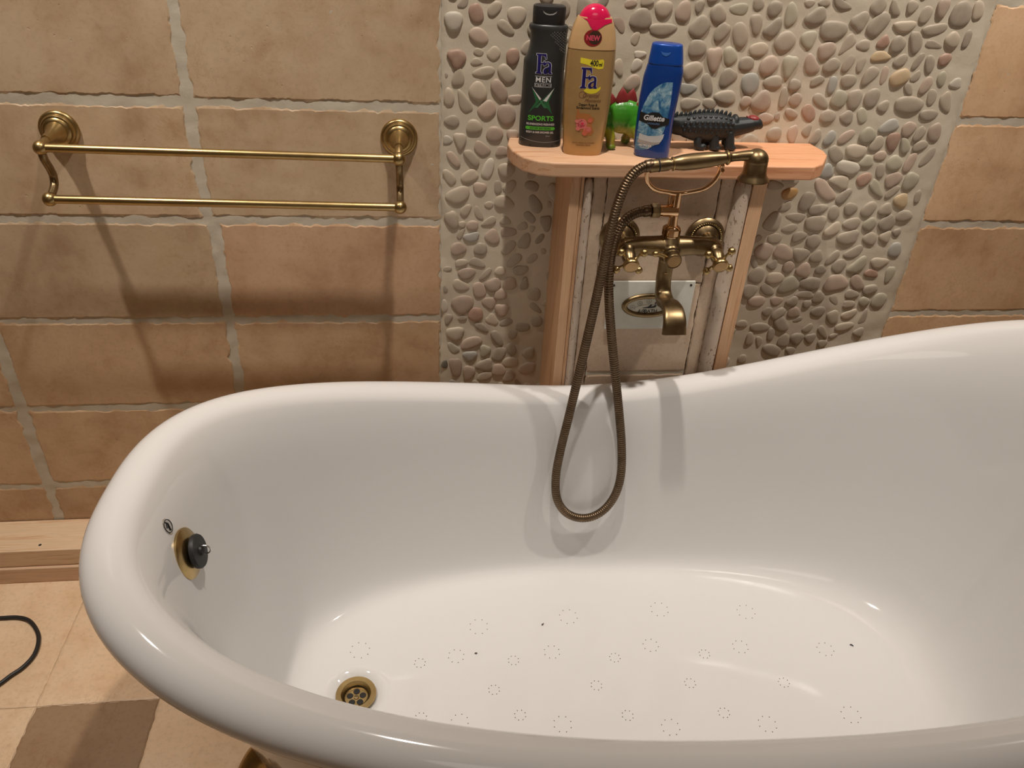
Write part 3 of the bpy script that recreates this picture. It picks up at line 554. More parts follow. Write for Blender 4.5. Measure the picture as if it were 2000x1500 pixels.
# ------------------------------------------------------------------ pipe boxing, wood and stone
YF = -.148; ZT = .952
cab = thing('faucet_column', 'pine and travertine boxed column under the shelf, carrying the brass bath mixer', 'boxed column', (.45, -.07, 0))
def slabp(name, x0, x1, y0, y1, z0, z1, m, bev=.0012):
    b = MB(); b.box(((x0+x1)/2, (y0+y1)/2, (z0+z1)/2), (x1-x0, y1-y0, z1-z0)); return b.build(name, m, cab, bevel=bev)
slabp('side_board', .272, .2895, YF, -.0, 0, ZT, M['pine_z']); slabp('side_board', .603, .629, YF, -.0, 0, ZT, M['pine_z'])
slabp('front_strip', .2902, .296, YF+.001, -.03, 0, ZT, M['pine_z'])
slabp('stone_backing', .296, .602, YF+.0065, -.02, 0, ZT, plain('joint_shadow_gap', (.16, .11, .07), .9)); slabp('joint_filler', .3385, .5435, YF+.0052, YF+.0068, .542, .553, M['grout'], 0)
def stone(x0, x1, z0, z1, sd, name='stone_tile'):
    t = Tiles(); t.slab(x0, x1, z0, z1, (1, 1, 1), seed=sd, th=.004, rough=.45)
    for v in t.v: v.y += YF+.004
    return t.build(name, M['panel'], cab, angle=50, recalc=False, flat=True)
stone(.3385, .5435, .551, .7465, 3); stone(.3385, .5435, .748, ZT, 4); stone(.3385, .5435, .16, .544, 5)
stone(.3132, .337, .2, ZT, 8, 'stone_strip'); stone(.545, .5705, .2, ZT, 9, 'stone_strip')
for x0, x1, zt in ((.2965, .3125, ZT-.004), (.571, .6025, ZT-.001)):
    b = MB(); w = (x1-x0)/2; cx = (x0+x1)/2; rs = []
    zz = [0]+[zt-.02+.02*math.sin(PI/2*k/6) for k in range(7)]
    for k, z in enumerate(zz):
        s = 1 if k < 1 else math.cos(PI/2*(k-1)/6)*.92+.08
        rs.append([Vector((cx-w*s, YF+.012, z))]+[Vector((cx+w*s*math.cos(PI-PI*j/10), YF+.006-.012*math.sin(PI*j/10)*s, z)) for j in range(11)]+[Vector((cx+w*s, YF+.012, z))])
    b.rings(rs); b.build('stone_liner', M['liner'], cab, angle=50)

# shelf
zs0, zs1 = .953, .978
sh = [(.178, -.006), (.170, -.05), (.174, -.09), (.188, -.128), (.212, -.152), (.240, -.160), (.45, -.161), (.703, -.160), (.728, -.140), (.762, -.085), (.768, -.06), (.764, -.006)]
b = MB(); n = len(sh)
b.rings([[Vector((x, y, z)) for x, y in sh] for z in (zs0, zs1)])
shelf = b.build('wooden_shelf', M['pine_red'], None, angle=35, bevel=.003); tag(shelf, 'rough pine shelf board with cut corners on top of the boxed column', 'shelf')

# ------------------------------------------------------------------ decals
def font(txt, size, ext=.0, bold=0, spacing=1.0, shear=0):
    c = bpy.data.curves.new('t', 'FONT'); c.body = txt; c.size = size; c.align_x = 'CENTER'; c.align_y = 'CENTER'; c.offset = bold; c.space_character = spacing; c.shear = shear; c.resolution_u = 4
    o = bpy.data.objects.new('t', c); C.objects.link(o); dg = bpy.context.evaluated_depsgraph_get(); dg.update()
    me = bpy.data.meshes.new_from_object(o.evaluated_get(dg), depsgraph=dg)
    vs = [v.co.copy() for v in me.vertices]; fs = [tuple(p.vertices) for p in me.polygons]
    bpy.data.objects.remove(o); bpy.data.curves.remove(c); bpy.data.meshes.remove(me)
    return vs, fs
def flatpoly(pts):
    return [Vector((x, y, 0)) for x, y in pts], [tuple(range(len(pts)))]
def circ(cx, cy, rx, ry=None, n=28): ry = ry or rx; return [(cx+rx*math.cos(2*PI*k/n), cy+ry*math.sin(2*PI*k/n)) for k in range(n)]
def ringp(cx, cy, rx, ry, w, n=32):
    a = circ(cx, cy, rx, ry, n); b = circ(cx, cy, rx-w, ry-w, n)
    return [Vector((x, y, 0)) for x, y in a+b], [(k, (k+1) % n, n+(k+1) % n, n+k) for k in range(n)]
def tess(vs, fs, maxlen):
    bm = bmesh.new(); bv = [bm.verts.new(v) for v in vs]
    for f in fs:
        try: bm.faces.new([bv[i] for i in f])
        except ValueError: pass
    bm.normal_update(); bmesh.ops.triangulate(bm, faces=bm.faces)
    for _ in range(5):
        es = [e for e in bm.edges if e.calc_length() > maxlen]
        if not es: break
        bmesh.ops.subdivide_edges(bm, edges=es, cuts=1); bmesh.ops.triangulate(bm, faces=[f for f in bm.faces if len(f.verts) > 3])
    bm.verts.index_update(); r = [v.co.copy() for v in bm.verts], [tuple(v.index for v in f.verts) for f in bm.faces]; bm.free(); return r
class Decal:
    """prints laid on a surface: local x, z on the front (-y) side, found by rays"""
    def __init__(s, tree, maxlen=.0016): s.tree = tree; s.mb = MB(); s.ml = maxlen
    def put(s, shape, u, w, mat, lift=.0002, sx=1, sz=1, ang=0):
        vs, fs = tess([Vector((v.x*sx, v.y*sz, 0)) for v in shape[0]], shape[1], s.ml); out = []
        ca, sa = math.cos(ang), math.sin(ang)
        for v in vs:
            x = u+v.x*ca-v.y*sa; z = w+v.x*sa+v.y*ca
            h = s.tree.ray_cast(Vector((x, -.2, z)), Vector((0, 1, 0)))
            if h[0] is None: out.append(Vector((x, 0, z)))
            else:
                nn = h[1] if h[1].y < 0 else -h[1]; out.append(h[0]+nn*lift)
        s.mb.add(out, fs, mat)
def superell(w, d, n=36, e=2.6): return [(w*math.copysign(abs(math.cos(2*PI*k/n))**(2/e), math.cos(2*PI*k/n)), d*math.copysign(abs(math.sin(2*PI*k/n))**(2/e), math.sin(2*PI*k/n))) for k in range(n)]
def loftbody(levels, sub=4, e=2.6, n=96):
    lv = spl([(z, w, cx) for z, w, d, cx in levels], sub); ld = spl([(z, d, 0) for z, w, d, cx in levels], sub); mb = MB()
    mb.rings([[Vector((p.z+x, y, p.x)) for x, y in superell(p.y, q.y, n, e)] for p, q in zip(lv, ld)]); return mb
def bodytree(mb): return BVHTree.FromPolygons([tuple(p) for p in mb.v], mb.f)
FA_F = [(0,0),(0,.06),(.07,.08),(.07,.86),(0,.88),(0,.95),(.50,.95),(.53,.70),(.48,.70),(.42,.84),(.24,.87),(.24,.53),(.36,.54),(.40,.63),(.44,.63),(.44,.38),(.40,.38),(.36,.46),(.24,.47),(.24,.08),(.31,.06),(.31,0)]
FA_a = [(.83,.0),(.83,.06),(.78,.08),(.78,.43),(.74,.53),(.62,.58),(.48,.56),(.40,.50),(.42,.42),(.50,.42),(.54,.51),(.62,.51),(.65,.44),(.65,.36),(.46,.28),(.38,.18),(.39,.06),(.46,-.01),(.56,.0),(.65,.07),(.68,.0)]
FA_ah = [(.65,.29),(.55,.23),(.52,.14),(.56,.07),(.61,.08),(.65,.13)]
def scale_poly(p, s, grow=0):
    if grow:
        n = len(p); q = []
        for i in range(n):
            a, c, d = Vector(p[i-1]), Vector(p[i]), Vector(p[(i+1) % n]); e1 = (c-a).normalized(); e2 = (d-c).normalized()
            n1 = Vector((e1.y, -e1.x)); n2 = Vector((e2.y, -e2.x)); m = (n1+n2); m = m.normalized() if m.length > .1 else n1
            q.append((c.x+m.x*grow, c.y+m.y*grow))
        p = q
    return [((x-.42)*s, (y-.46)*s) for x, y in p]
def area(p): return sum(p[i-1][0]*p[i][1]-p[i][0]*p[i-1][1] for i in range(len(p)))
def fa(dc, u, w, s, fill, edge, back, g=.022, ang=0):
    for P in (FA_F, FA_a):
        pp_ = P if area(P) > 0 else P[::-1]
        dc.put(flatpoly(scale_poly(pp_, s, g)), u, w, edge, .00018, ang=ang)
        dc.put(flatpoly(scale_poly(pp_, s)), u, w, fill, .00040, ang=ang)
    dc.put(flatpoly(scale_poly(FA_ah, s)), u, w, back, .0006, ang=ang)

# ------------------------------------------------------------------ black bottle
B1 = thing('shower_gel_bottle', 'black shower gel bottle with green SPORTS print, leftmost on the shelf', 'bottle', (.2285, -.046, zs1), math.radians(-6))
lv = [(0, .0355, .0215, 0), (.004, .0375, .0235, 0), (.03, .0375, .025, -.0005), (.085, .036, .0265, -.001), (.13, .0352, .0262, -.0012), (.143, .0350, .0255, -.0008), (.155, .0325, .0245, .002), (.168, .0310, .0235, .0032), (.185, .0310, .023, .0035), (.193, .033, .023, .0025), (.198, .0318, .022, .002), (.200, .027, .0195, .0015)]
mb = loftbody(lv); tr = bodytree(mb); mb.build('bottle_body', M['bl_body'], B1, angle=45, local=True)
b = MB(); b.rings([[Vector((.0018+x, y, z)) for x, y in superell(w, w*.74, 36, 2.9)] for z, w in ((.1995, .0262), (.201, .0270), (.223, .0274), (.2265, .0268), (.2280, .0235))]); cap = b.build('cap', M['bl_cap'], B1, angle=35, local=True)
ct = bodytree(b); d = Decal(ct); d.put(flatpoly([(-.0115, .0045), (-.010, .001), (-.006, -.0015), (0, -.0022), (.006, -.0015), (.010, .001), (.0115, .0045), (.0095, .0025), (.005, .0003), (0, -.0004), (-.005, .0003), (-.0095, .0025)]), .0018, .2165, 0, .0004); d.put(flatpoly([(-.011, .0045), (.011, .0045), (.010, .0018), (.006, -.0002), (0, -.001), (-.006, -.0002), (-.010, .0018)]), .0018, .2172, 1, .0002)
d.mb.build('thumb_notch', [M['ink_grey'], M['dark']], cap, angle=0, local=True, recalc=False)
d = Decal(tr)
fa(d, -.002, .1395, .033, 2, 0, 3)
d.put(flatpoly([(-.0145, -.0003), (.0145, -.0003), (.0145, .0003), (-.0145, .0003)]), -.002, .1205, 0)
d.put(font('MEN', .0118, bold=.00015, spacing=1.12), -.002, .1145, 0, .0004, sx=1.05)
d.put(flatpoly([(-.0145, -.0034), (.0145, -.0034), (.0145, .0034), (-.0145, .0034)]), -.002, .106, 1)
d.put(font('XTREME', .0072, bold=.0001, spacing=1.06), -.002, .106, 3, .0004, sx=.95)
# green X
d.put(flatpoly([(-.019, .022), (-.004, -.001), (-.010, -.009), (-.0225, -.022), (-.0105, -.0015)][::-1]), -.002, .0805, 4)
d.put(flatpoly([(-.019, .022), (.004, -.012), (.010, -.012), (-.0055, .006)][::-1]), -.002, .0805, 5, .0003)
d.put(flatpoly([(.020, .022), (.0115, -.0015), (.019, -.022), (.006, -.008), (.002, 0)]), -.002, .0805, 4)
d.put(flatpoly([(.020, .022), (-.007, -.012), (-.012, -.012), (.003, .004)]), -.002, .0805, 5, .00035)
d.put(flatpoly([(-.019, .022), (-.0015, .003), (-.004, .001)][::-1]), -.002, .0805, 0, .0005); d.put(flatpoly([(.020, .022), (.008, -.001), (.002, .0002)][::-1]), -.002, .0805, 0, .0005)
d.put(font('SPORTS', .0115, bold=.0003, spacing=1.02), -.002, .0505, 6, sx=1.12)
d.put(font('RE-ENERGIZING FRESHNESS', .0048, bold=.0001), -.002, .0405, 0, sx=.82)
pill = [(-.023+.0028*math.cos(t), .0028*math.sin(t)) for t in [PI/2+PI*k/8 for k in range(9)]]+[(.023+.0028*math.cos(t), .0028*math.sin(t)) for t in [-PI/2+PI*k/8 for k in range(9)]]
d.put(flatpoly(pill), -.002, .0335, 6); d.put(font('ANTI DRY SKIN FEELING', .0042, bold=.0001), -.002, .0335, 3, .0005, sx=.8)
d.put(font('BODY & HAIR SHOWER GEL', .0048, bold=.0001), -.002, .0265, 0, sx=.8); d.put(font('250ml', .003), .012, .0205, 1)
ln = [(-.0355+.071*k/24, .0125-.0045*math.sin(PI*k/24)+.0035*(1-k/24)) for k in range(25)]; d.put(([Vector((x, z, 0)) for x, z in ln]+[Vector((x, z-.0006, 0)) for x, z in ln], [(k+25, k+26, k+1, k) for k in range(24)]), 0, 0, 1)
for xx in (-.018, .022): d.put(flatpoly(circ(0, 0, .0014, .0022)), xx, .003, 3)
d.mb.build('front_print', [M['ink_white'], M['ink_grey'], M['ink_navy'], M['ink'], M['ink_dgreen'], plain('mid_green_ink', (.06, .22, .10), .35), M['ink_green']], B1, angle=0, local=True, recalc=False)
b = MB()
for i in range(11):
    for j in range(9):
        u = .006+i*.0027; w = .155+j*.0042-(i % 2)*.002
        if (u > .0325) or w > .192-(.02-u)**2*30*(u < .02) or w < .186-(u-.004)*1.25: continue
        h = tr.ray_cast(Vector((u, -.2, w)), Vector((0, 1, 0)))
        if h[0]: b.ell(h[0], (.0010, .0007, .0017), seg=8, ns=5)
b.build('grip_dots', M['bl_tex'], B1, local=True)

# ------------------------------------------------------------------ gold bottle
B2 = thing('shower_gel_bottle', 'gold shower gel bottle with domed pink cap and rose picture', 'bottle', (.2965, -.098, zs1), math.radians(-3))
lv = [(0, .031, .017, 0), (.004, .0335, .0195, 0), (.045, .0375, .0225, 0), (.09, .0402, .0235, 0), (.135, .0408, .023, 0), (.168, .0398, .0215, 0), (.186, .0375, .0205, 0), (.203, .0335, .019, 0), (.2145, .0290, .017, 0), (.2185, .0262, .016, 0)]
mb = loftbody(lv, e=2.4); tr = bodytree(mb); mb.build('bottle_body', M['gold'], B2, angle=50, local=True)
b = MB()
cl = [(z, w+.0006, dd+.0006, c_) for z, w, dd, c_ in [(.1722, .0393, .0213, 0), (.186, .0376, .0205, 0), (.203, .0338, .0192, 0), (.2145, .0295, .0175, 0), (.2195, .0268, .0163, 0)]]
mc = loftbody(cl, e=2.4); capo = mc.build('cap', M['gold_cap'], B2, angle=50, local=True)
b = MB(); rs = []
for k in range(9):
    t = PI/2*k/8; rs.append([Vector((x, y-.0005, .212+.0265*math.sin(t))) for x, y in superell(.0262*math.cos(t)+.0004, .0178*math.cos(t)+.0004, 32, 2.2)])
b.rings(rs); dome = b.build('cap_dome', M['pink'], B2, angle=60, local=True)
bt = bodytree(mc); d = Decal(bt)
d.put(flatpoly([(-.0265, .006), (-.02, .004), (-.014, .001), (-.009, -.007), (-.004, -.012), (.001, -.0125), (.007, -.009), (.014, -.0045), (.021, -.002), (.0265, -.001), (.0262, .004), (.018, .004), (-.018, .004)][::-1]), 0, .2135, 0, .0006)
d.put(flatpoly(circ(0, 0, .0145, .0125)), -.003, .190, 1, .0004); d.put(flatpoly(circ(.003, .0005, .0105, .010)), -.003, .190, 2, .0006); d.put(font('NEW', .0105, bold=.0004), -.003, .1895, 3, .0008, sx=.9)
d.mb.build('cap_badge', [M['pink'], plain('badge_red', (.28, .02, .02), .3), plain('badge_brown', (.06, .03, .02), .3), plain('badge_pink', (.75, .08, .14), .4)], capo, angle=0, local=True, recalc=False)
d = Decal(tr)
d.put(flatpoly([(-.020, .0085), (-.012, .0075), (0, .0055), (.010, .006), (.0165, .007), (.019, .0045), (.0185, -.007), (.011, -.0085), (.002, -.006), (-.008, -.002), (-.020, 0)][::-1]), 0, .1515, 0)
d.put(font('400', .0112, bold=.0003), .003, .1518, 1, .0004, sx=.8, sz=1.1); d.put(font('ml', .0075, bold=.0003), .0135, .1502, 1, .0004, sx=.8)
moon = [(.016*math.cos(t), .012*math.sin(t)) for t in [-2.5+2.3*k/12 for k in range(13)]]+[(.016*math.cos(t)*.95, .012*math.sin(t)*.45+.001) for t in [-.2-2.0*k/8 for k in range(9)]]
d.put(flatpoly(moon), .002, .1165, 0, .0002)
fa(d, -.003, .1285, .034, 2, 3, 4, .02)
d.put(ringp(-.012, .0, .0058, .0055, .0006), 0, .1025, 5, .0003); d.put(font('Oriental', .0095, shear=.35), .0015, .1015, 5, .0004, sx=.85); d.put(font('Moments', .0085, shear=.35), .006, .0935, 5, .0004, sx=.85)
d.put(font('Desert Rose &', .0062, bold=.00015), -.001, .0865, 1, sx=.85); d.put(font('Sandalwood Scents', .0062, bold=.00015), -.0005, .0815, 1, sx=.82)
d.put(flatpoly([(-.017, .024), (-.012, .015), (.003, .014), (.014, .006), (.010, -.004), (.0145, -.016), (.010, -.0225), (0, -.021), (-.010, -.014), (-.015, -.006), (-.0185, .008)][::-1]), -.001, .058, 8, .0002)
for (x, z, r_, m) in ((-.008, 0, .0095, 7), (-.008, .0, .0072, 6), (-.006, .001, .0045, 7), (-.0065, .0005, .0026, 6), (.003, -.010, .0065, 7), (.003, -.0105, .0048, 9), (.004, -.0095, .0025, 7), (.006, .006, .0042, 9), (-.001, -.0155, .0045, 9), (-.0155, .004, .0035, 7), (-.013, -.008, .004, 7)):
    d.put(flatpoly(circ(x, z, r_, r_*.9, 14)), -.001, .055, m, .0003+.0001*((x*1000) % 3)+(.0002 if r_ < .005 else 0))
d.put(font('WITH ORIENTAL FLOWER', .0036), -.002, .0225, 5, sx=.9); d.put(font('SHOWER CREAM', .0036), -.002, .0185, 5, sx=.9)
d.mb.build('front_print', [M['ink_yellow'], M['ink'], M['ink_navy'], M['ink_white'], M['gold'], M['ink_brown'], M['ink_pink'], M['ink_rose'], M['ink_orange'], plain('salmon_ink', (.75, .18, .1), .4)], B2, angle=0, local=True, recalc=False)

# ------------------------------------------------------------------ blue bottle
B3 = thing('shower_gel_bottle', 'blue shower gel bottle with icy slanted label, right of the green dinosaur', 'bottle', (.4195, -.108, zs1), math.radians(-16))
lv = [(0, .028, .0165, .001), (.004, .0305, .019, 0), (.03, .0318, .0205, -.0015), (.058, .0316, .021, -.002), (.085, .0322, .021, -.0015), (.112, .0328, .0205, 0), (.132, .0325, .020, .001), (.142, .0315, .0195, .002), (.150, .0298, .019, .002), (.154, .0285, .0185, .002)]
mb = loftbody(lv, e=2.5); tr = bodytree(mb); mb.build('bottle_body', M['blue'], B3, angle=50, local=True)
b = MB(); mc = loftbody([(.1535, .0288, .0188, .002), (.156, .0290, .019, .002), (.170, .0272, .018, .0015), (.180, .0258, .017, .001), (.1838, .0245, .016, .001), (.1852, .021, .0135, .001)], e=2.7); capo = mc.build('cap', M['blue_cap'], B3, angle=50, local=True)
d = Decal(bodytree(mc)); d.put(flatpoly([(-.0085, .003), (-.006, -.0015), (-.002, -.004), (.002, -.004), (.006, -.0015), (.0085, .003), (.004, .0012), (-.004, .0012)]), 0, .1715, 0, .0004); d.mb.build('thumb_notch', [plain('light_blue', (.05, .16, .50), .35)], capo, angle=0, local=True, recalc=False)
d = Decal(tr)
LB = [(.0175, .128), (.0185, .105), (.0185, .085), (.0175, .065), (.0145, .048), (.009, .034), (.002, .024), (-.008, .0165), (-.018, .0135), (-.0285, .0125), (-.0295, .025), (-.0292, .050), (-.0275, .075), (-.0225, .095), (-.0145, .112), (-.003, .123), (.007, .1275)]
LB = [q[:2] for q in [tuple(p) for p in spl([(x, z, 0) for x, z in LB[5:]+LB[:1]], 4)]]+LB[1:5]
LB = LB if area(LB) > 0 else LB[::-1]
d.put(flatpoly([(x*1.02+.0005, z) for x, z in LB]), 0, 0, 0, .00025)
d.put(flatpoly([(-.0255, .041), (-.010, .0385), (.006, .040), (.0165, .0435), (.0155, .036), (.012, .0295), (.0, .028), (-.0255, .031)][::-1]), 0, 0, 1, .0004)
d.put(flatpoly([(-.0262, .031), (0, .028), (.012, .0295), (.010, .026), (-.003, .0225), (-.0262, .0245)][::-1]), 0, 0, 4, .0004)
d.put(flatpoly([(-.0285, .077), (-.016, .075), (-.008, .0785), (.003, .0785), (.010, .072), (.0215, .069), (.0215, .059), (.010, .0565), (.002, .052), (-.006, .052), (-.015, .059), (-.0285, .062)][::-1]), 0, 0, 2, .0006)
d.put(font('Gillette', .0122, bold=.00035, shear=.15), -.0045, .0685, 3, .0010, sx=.95); d.put(font('HYDRATES', .0042), -.004, .0595, 5, .0012)
d.put(font('ARCTIC ICE', .0045, bold=.0002), -.013, .0215, 3, .0006, sx=.9); d.put(font('shower gel', .0036), -.013, .0180, 3, .0006)
d.mb.build('front_label', [M['ice'], M['snow'], M['ink'], M['ink_white'], M['ink_grey'], plain('pale_blue_ink', (.15, .3, .6), .4)], B3, angle=0, local=True, recalc=False)

# ------------------------------------------------------------------ green dinosaur (stegosaurus toy)
S = thing('toy_dinosaur', 'green toy dinosaur with red back plates, standing between the gold and blue bottles', 'toy', (.374, -.050, zs1))
b = MB()
b.ell((.004, 0, .052), (.036, .017, .030)); b.ell((-.030, 0, .046), (.026, .013, .021)); b.ell((.020, -.006, .040), (.017, .012, .026), M=Matrix.Rotation(-.35, 3, 'Y'))
b.tube(spl([(-.040, 0, .042), (-.052, -.004, .034), (-.062, -.008, .030)], 5), lambda t: .012-.005*t, 12); b.ell((-.066, -.009, .028), (.011, .0065, .0065))
b.tube(spl([(.028, 0, .048), (.05, .004, .042), (.072, .006, .050)], 5), lambda t: .013*(1-t)+.003, 12)
for x, y, x2, y2 in ((.022, -.010, .030, -.024), (-.028, -.008, -.022, -.022), (.018, .012, .014, .018), (-.032, .010, -.036, .018)):
    b.tube(spl([(x, y, .036), ((x+x2)/2+.004, (y+y2)/2, .020), (x2, y2, .006)], 4), lambda t: .0105-.003*t, 12); b.ell((x2+.002, y2-.002, .0052), (.009, .008, .005))
remesh('body', b, M['toygreen'], S, .0016, local=True)
for k, (x, z, h, a) in enumerate(((-.040, .062, .014, .35), (-.022, .074, .020, .2), (-.004, .079, .024, .1), (.012, .077, .024, -.12), (.028, .068, .018, -.35), (.040, .056, .012, -.6))):
    b = MB(); Mx = Matrix.Rotation(-a, 3, 'Y'); sh_ = [(-.4, -.25), (-.52, .2), (-.3, .65), (0, 1.05), (.3, .65), (.52, .2), (.4, -.25)]
    for y, s in ((0, 1),):
        pts = [Mx @ Vector((p[0]*h*.98, 0, p[1]*h)) for p in sh_]; pin = [Vector((x, -.002+(.003 if k % 2 else -.003), z))+p for p in pts]
        c = Vector((x, -.002+(.003 if k % 2 else -.003), z))+Mx @ Vector((0, 0, .3*h))
        b.rings([[c+(p-c)*s_+Vector((0, yy, 0)) for p in pin] for s_, yy in ((.5, -.003), (.9, -.0016), (1, 0), (.9, .0016), (.5, .003))])
    b.build('back_plate', M['toyred'], S, angle=60, local=True)
b = MB()
for yy in (-.006, .006): b.ell((-.070, -.009+yy, .031), (.0016, .001, .0016), seg=8, ns=6)
b.build('eyes', M['dark'], S, local=True)

# ------------------------------------------------------------------ black armoured dinosaur toy
A = thing('toy_dinosaur', 'black spiny toy dinosaur with red crown, at the right end of the shelf', 'toy', (.552, -.052, zs1))
b = MB()
b.ell((-.018, 0, .038), (.062, .023, .0265)); b.ell((-.060, .002, .040), (.040, .017, .019)); b.ell((.026, 0, .038), (.026, .017, .0185))
b.tube(spl([(.030, 0, .038), (.052, -.001, .042), (.068, -.002, .045)], 5), lambda t: .0178-.005*t, 14); b.ell((.032, -.001, .046), (.008, .013, .016)); b.ell((.069, -.002, .0465), (.0168, .0125, .0115), M=Matrix.Rotation(.15, 3, 'Y')); b.ell((.080, -.002, .0425), (.0072, .0075, .0068))
b.tube(spl([(-.070, .002, .040), (-.090, .004, .045), (-.108, .004, .050), (-.128, .002, .052)], 5), lambda t: .015-.009*t, 12)
for x, y, x2, y2, r_ in ((.022, -.010, .026, -.015, .0095), (-.006, -.012, -.004, -.017, .009), (.026, .011, .030, .014, .009), (-.010, .012, -.014, .014, .009)):
    b.tube(spl([(x, y, .032), ((x+x2)/2, (y+y2)/2, .018), (x2, y2, .005)], 4), lambda t: r_, 12); b.ell((x2+.002, y2-.001, .0052), (.0105, .0085, .0052))
b.tube(spl([(-.030, -.010, .028), (-.036, -.014, .016), (-.034, -.017, .007), (-.026, -.018, .006), (-.022, -.018, .011)], 5), lambda t: .0085-.004*t, 12)
remesh('body', b, M['toyblack'], A, .0013, local=True, smooth=2)
def backz(x): return .038+.0265*math.sqrt(max(0, 1-((x+.018)/.063)**2))
for k in range(17):
    x = -.105+.0083*k; z = max(backz(x), .058 if x < -.03 else .052)-.001; h = .0092 if 2 < k < 16 else .007
    b = MB(); b.lathe((x, -.001, z-.002), (.25, -.1, 1), [(.0038, 0), (.0030, h*.55), (.0018, h*.92), (.0006, h*1.05)], 10); b.build('back_spike', M['toyblack'], A, local=True)
b = MB()
for row, (yy, zz) in enumerate(((-.0145, .0575), (-.0205, .0495), (-.0232, .0410), (-.0222, .0320))):
    for k in range(11):
        x = -.068+.0098*k+.004*(row % 2); e = math.sqrt(max(.1, 1-((x+.018)/.064)**2)); y = yy*e; z = .038+(zz-.038)*e
        b.lathe((x, y+.002, z), (0, -1, .35-row*.25), [(.0036, 0), (.0034, .0020), (.0018, .0034), (.0004, .0038)], 8)
b.build('armour_studs', M['toyblack'], A, local=True)
b = MB(); b.ell((.067, -.002, .0545), (.0115, .0095, .0062), M=Matrix.Rotation(.2, 3, 'Y')); b.lathe((.058, -.003, .055), (-.8, 0, .6), [(.003, 0), (.002, .004), (.0005, .008)], 10); b.build('crown', M['toyred'], A, local=True)
b = MB(); b.ell((.077, -.0105, .0475), (.0022, .0015, .0022), seg=10, ns=8); b.ell((.077, .0065, .0475), (.0022, .0015, .0022), seg=10, ns=8); b.build('eyes', M['toyred_dark'], A, local=True)

# ------------------------------------------------------------------ control plate
cpn = thing('control_panel', 'white plate with oval brass rimmed keypad behind the bath spout', 'control panel', (.446, YF-.001, .704))
b = MB(); b.box((.446, YF-.0005, .7035), (.167, .005, .101)); b.build('plate', M['white_plate'], cpn, bevel=.0012)
for x, z in ((.521, .746), (.371, .661), (.371, .746), (.521, .661)):
    b = MB(); b.lathe((x, YF-.0025, z), (0, -1, 0), [(.0026, 0), (.0024, .001), (.001, .0012)], 16); b.build('screw', M['hinge'], cpn)
ox, oz, oa, ob = .4435, .7035, .0525, .0255; yp = YF-.003
b = MB(); rs = []
for k in range(61):
    t = 2*PI*k/60; c = Vector((ox+(oa-.0055)*math.cos(t), yp, oz+(ob-.0055)*math.sin(t))); nrm = Vector((math.cos(t)*ob, 0, math.sin(t)*oa)).normalized()
    rs.append([c+nrm*.0055*math.cos(j*PI/8)+Vector((0, -.005*math.sin(j*PI/8), 0)) for j in range(9)])
b.rings(rs, close=False, caps=(False, False)); b.build('bezel', M['brass'], cpn)
b = MB(); b.rings([[Vector((ox+(oa-.006)*math.cos(2*PI*k/48), y, oz+(ob-.006)*math.sin(2*PI*k/48))) for k in range(48)] for y in (yp, yp-.0015)]); fc = b.build('keypad', M['face'], cpn)
d = MB()
def putflat(shape, u, w, mat=0, y=yp-.0018, sx=1, sz=1): d.add([(u+v.x*sx, y, w+v.y*sz) for v in shape[0]], shape[1], mat)
putflat(font('A', .0125, bold=.0001), ox-.0165, oz-.012, sx=.9); putflat(font('iR', .0115, bold=.0002), ox-.0085, oz-.0118, sx=.9); putflat(font('BATH', .0105, bold=.0002), ox+.006, oz-.0115, sx=.95)
putflat(ringp(0, 0, .0285, .0095, .00045, 40), ox+.002, oz-.0065)
putflat(flatpoly([(-.012, -.002), (-.002, 0), (.004, .0055), (.006, .0045), (.004, .0005), (.010, .002), (.0125, .0065), (.0135, .0015), (.016, .002), (.0125, -.0015), (.004, -.0028), (-.012, -.003)][::-1]), ox+.001, oz-.002); putflat(flatpoly(circ(0, 0, .0016)), ox+.013, oz+.006)
for x, z in ((-.031, -.003), (-.0175, .0055), (0, .0095), (.0175, .0055), (.031, -.003)):
    putflat(ringp(0, 0, .0048, .0048, .0005), ox+x, oz+z)
    putflat(flatpoly([(-.0028, -.0015), (.0028, -.0015), (.0028, -.0008), (-.0028, -.0008)]), ox+x, oz+z); putflat(flatpoly([(-.002, .0005), (0, .002), (.002, .0005), (0, .0012)]), ox+x, oz+z)
d.build('keypad_print', M['ink'], fc, angle=0, recalc=False)

# ------------------------------------------------------------------ bath mixer
mx = thing('bath_mixer', 'antique brass bath mixer with two cross handles and down-curved spout', 'faucet', (.45, YF, .842))
XA, XB, ZM, YM = .370, .530, .845, -.197
for x in (XA, XB):
    b = MB(); b.lathe((x, YF+.001, ZM-.003), (0, -1, 0), [(.037, 0), (.0372, .004), (.034, .008), (.031, .0095), (.030, .007), (.0265, .007), (.024, .011), (.017, .015), (.0125, .018), (.012, .03)], 48, caps=(True, False)); fg = b.build('wall_flange', M['brass'], mx)
    b = MB()
    for k in range(44):
        a = 2*PI*k/44; c = Vector((x+.0285*math.cos(a), YF-.0085, ZM-.003+.0285*math.sin(a))); b.ell(c, (.0026, .0018, .0013), M=Matrix.Rotation(-(a+.9), 3, 'Y'), seg=8, ns=6)
    b.build('rope_bead', M['brass_rail'], fg)
b = MB(); XC = (XA+XB)/2-.002
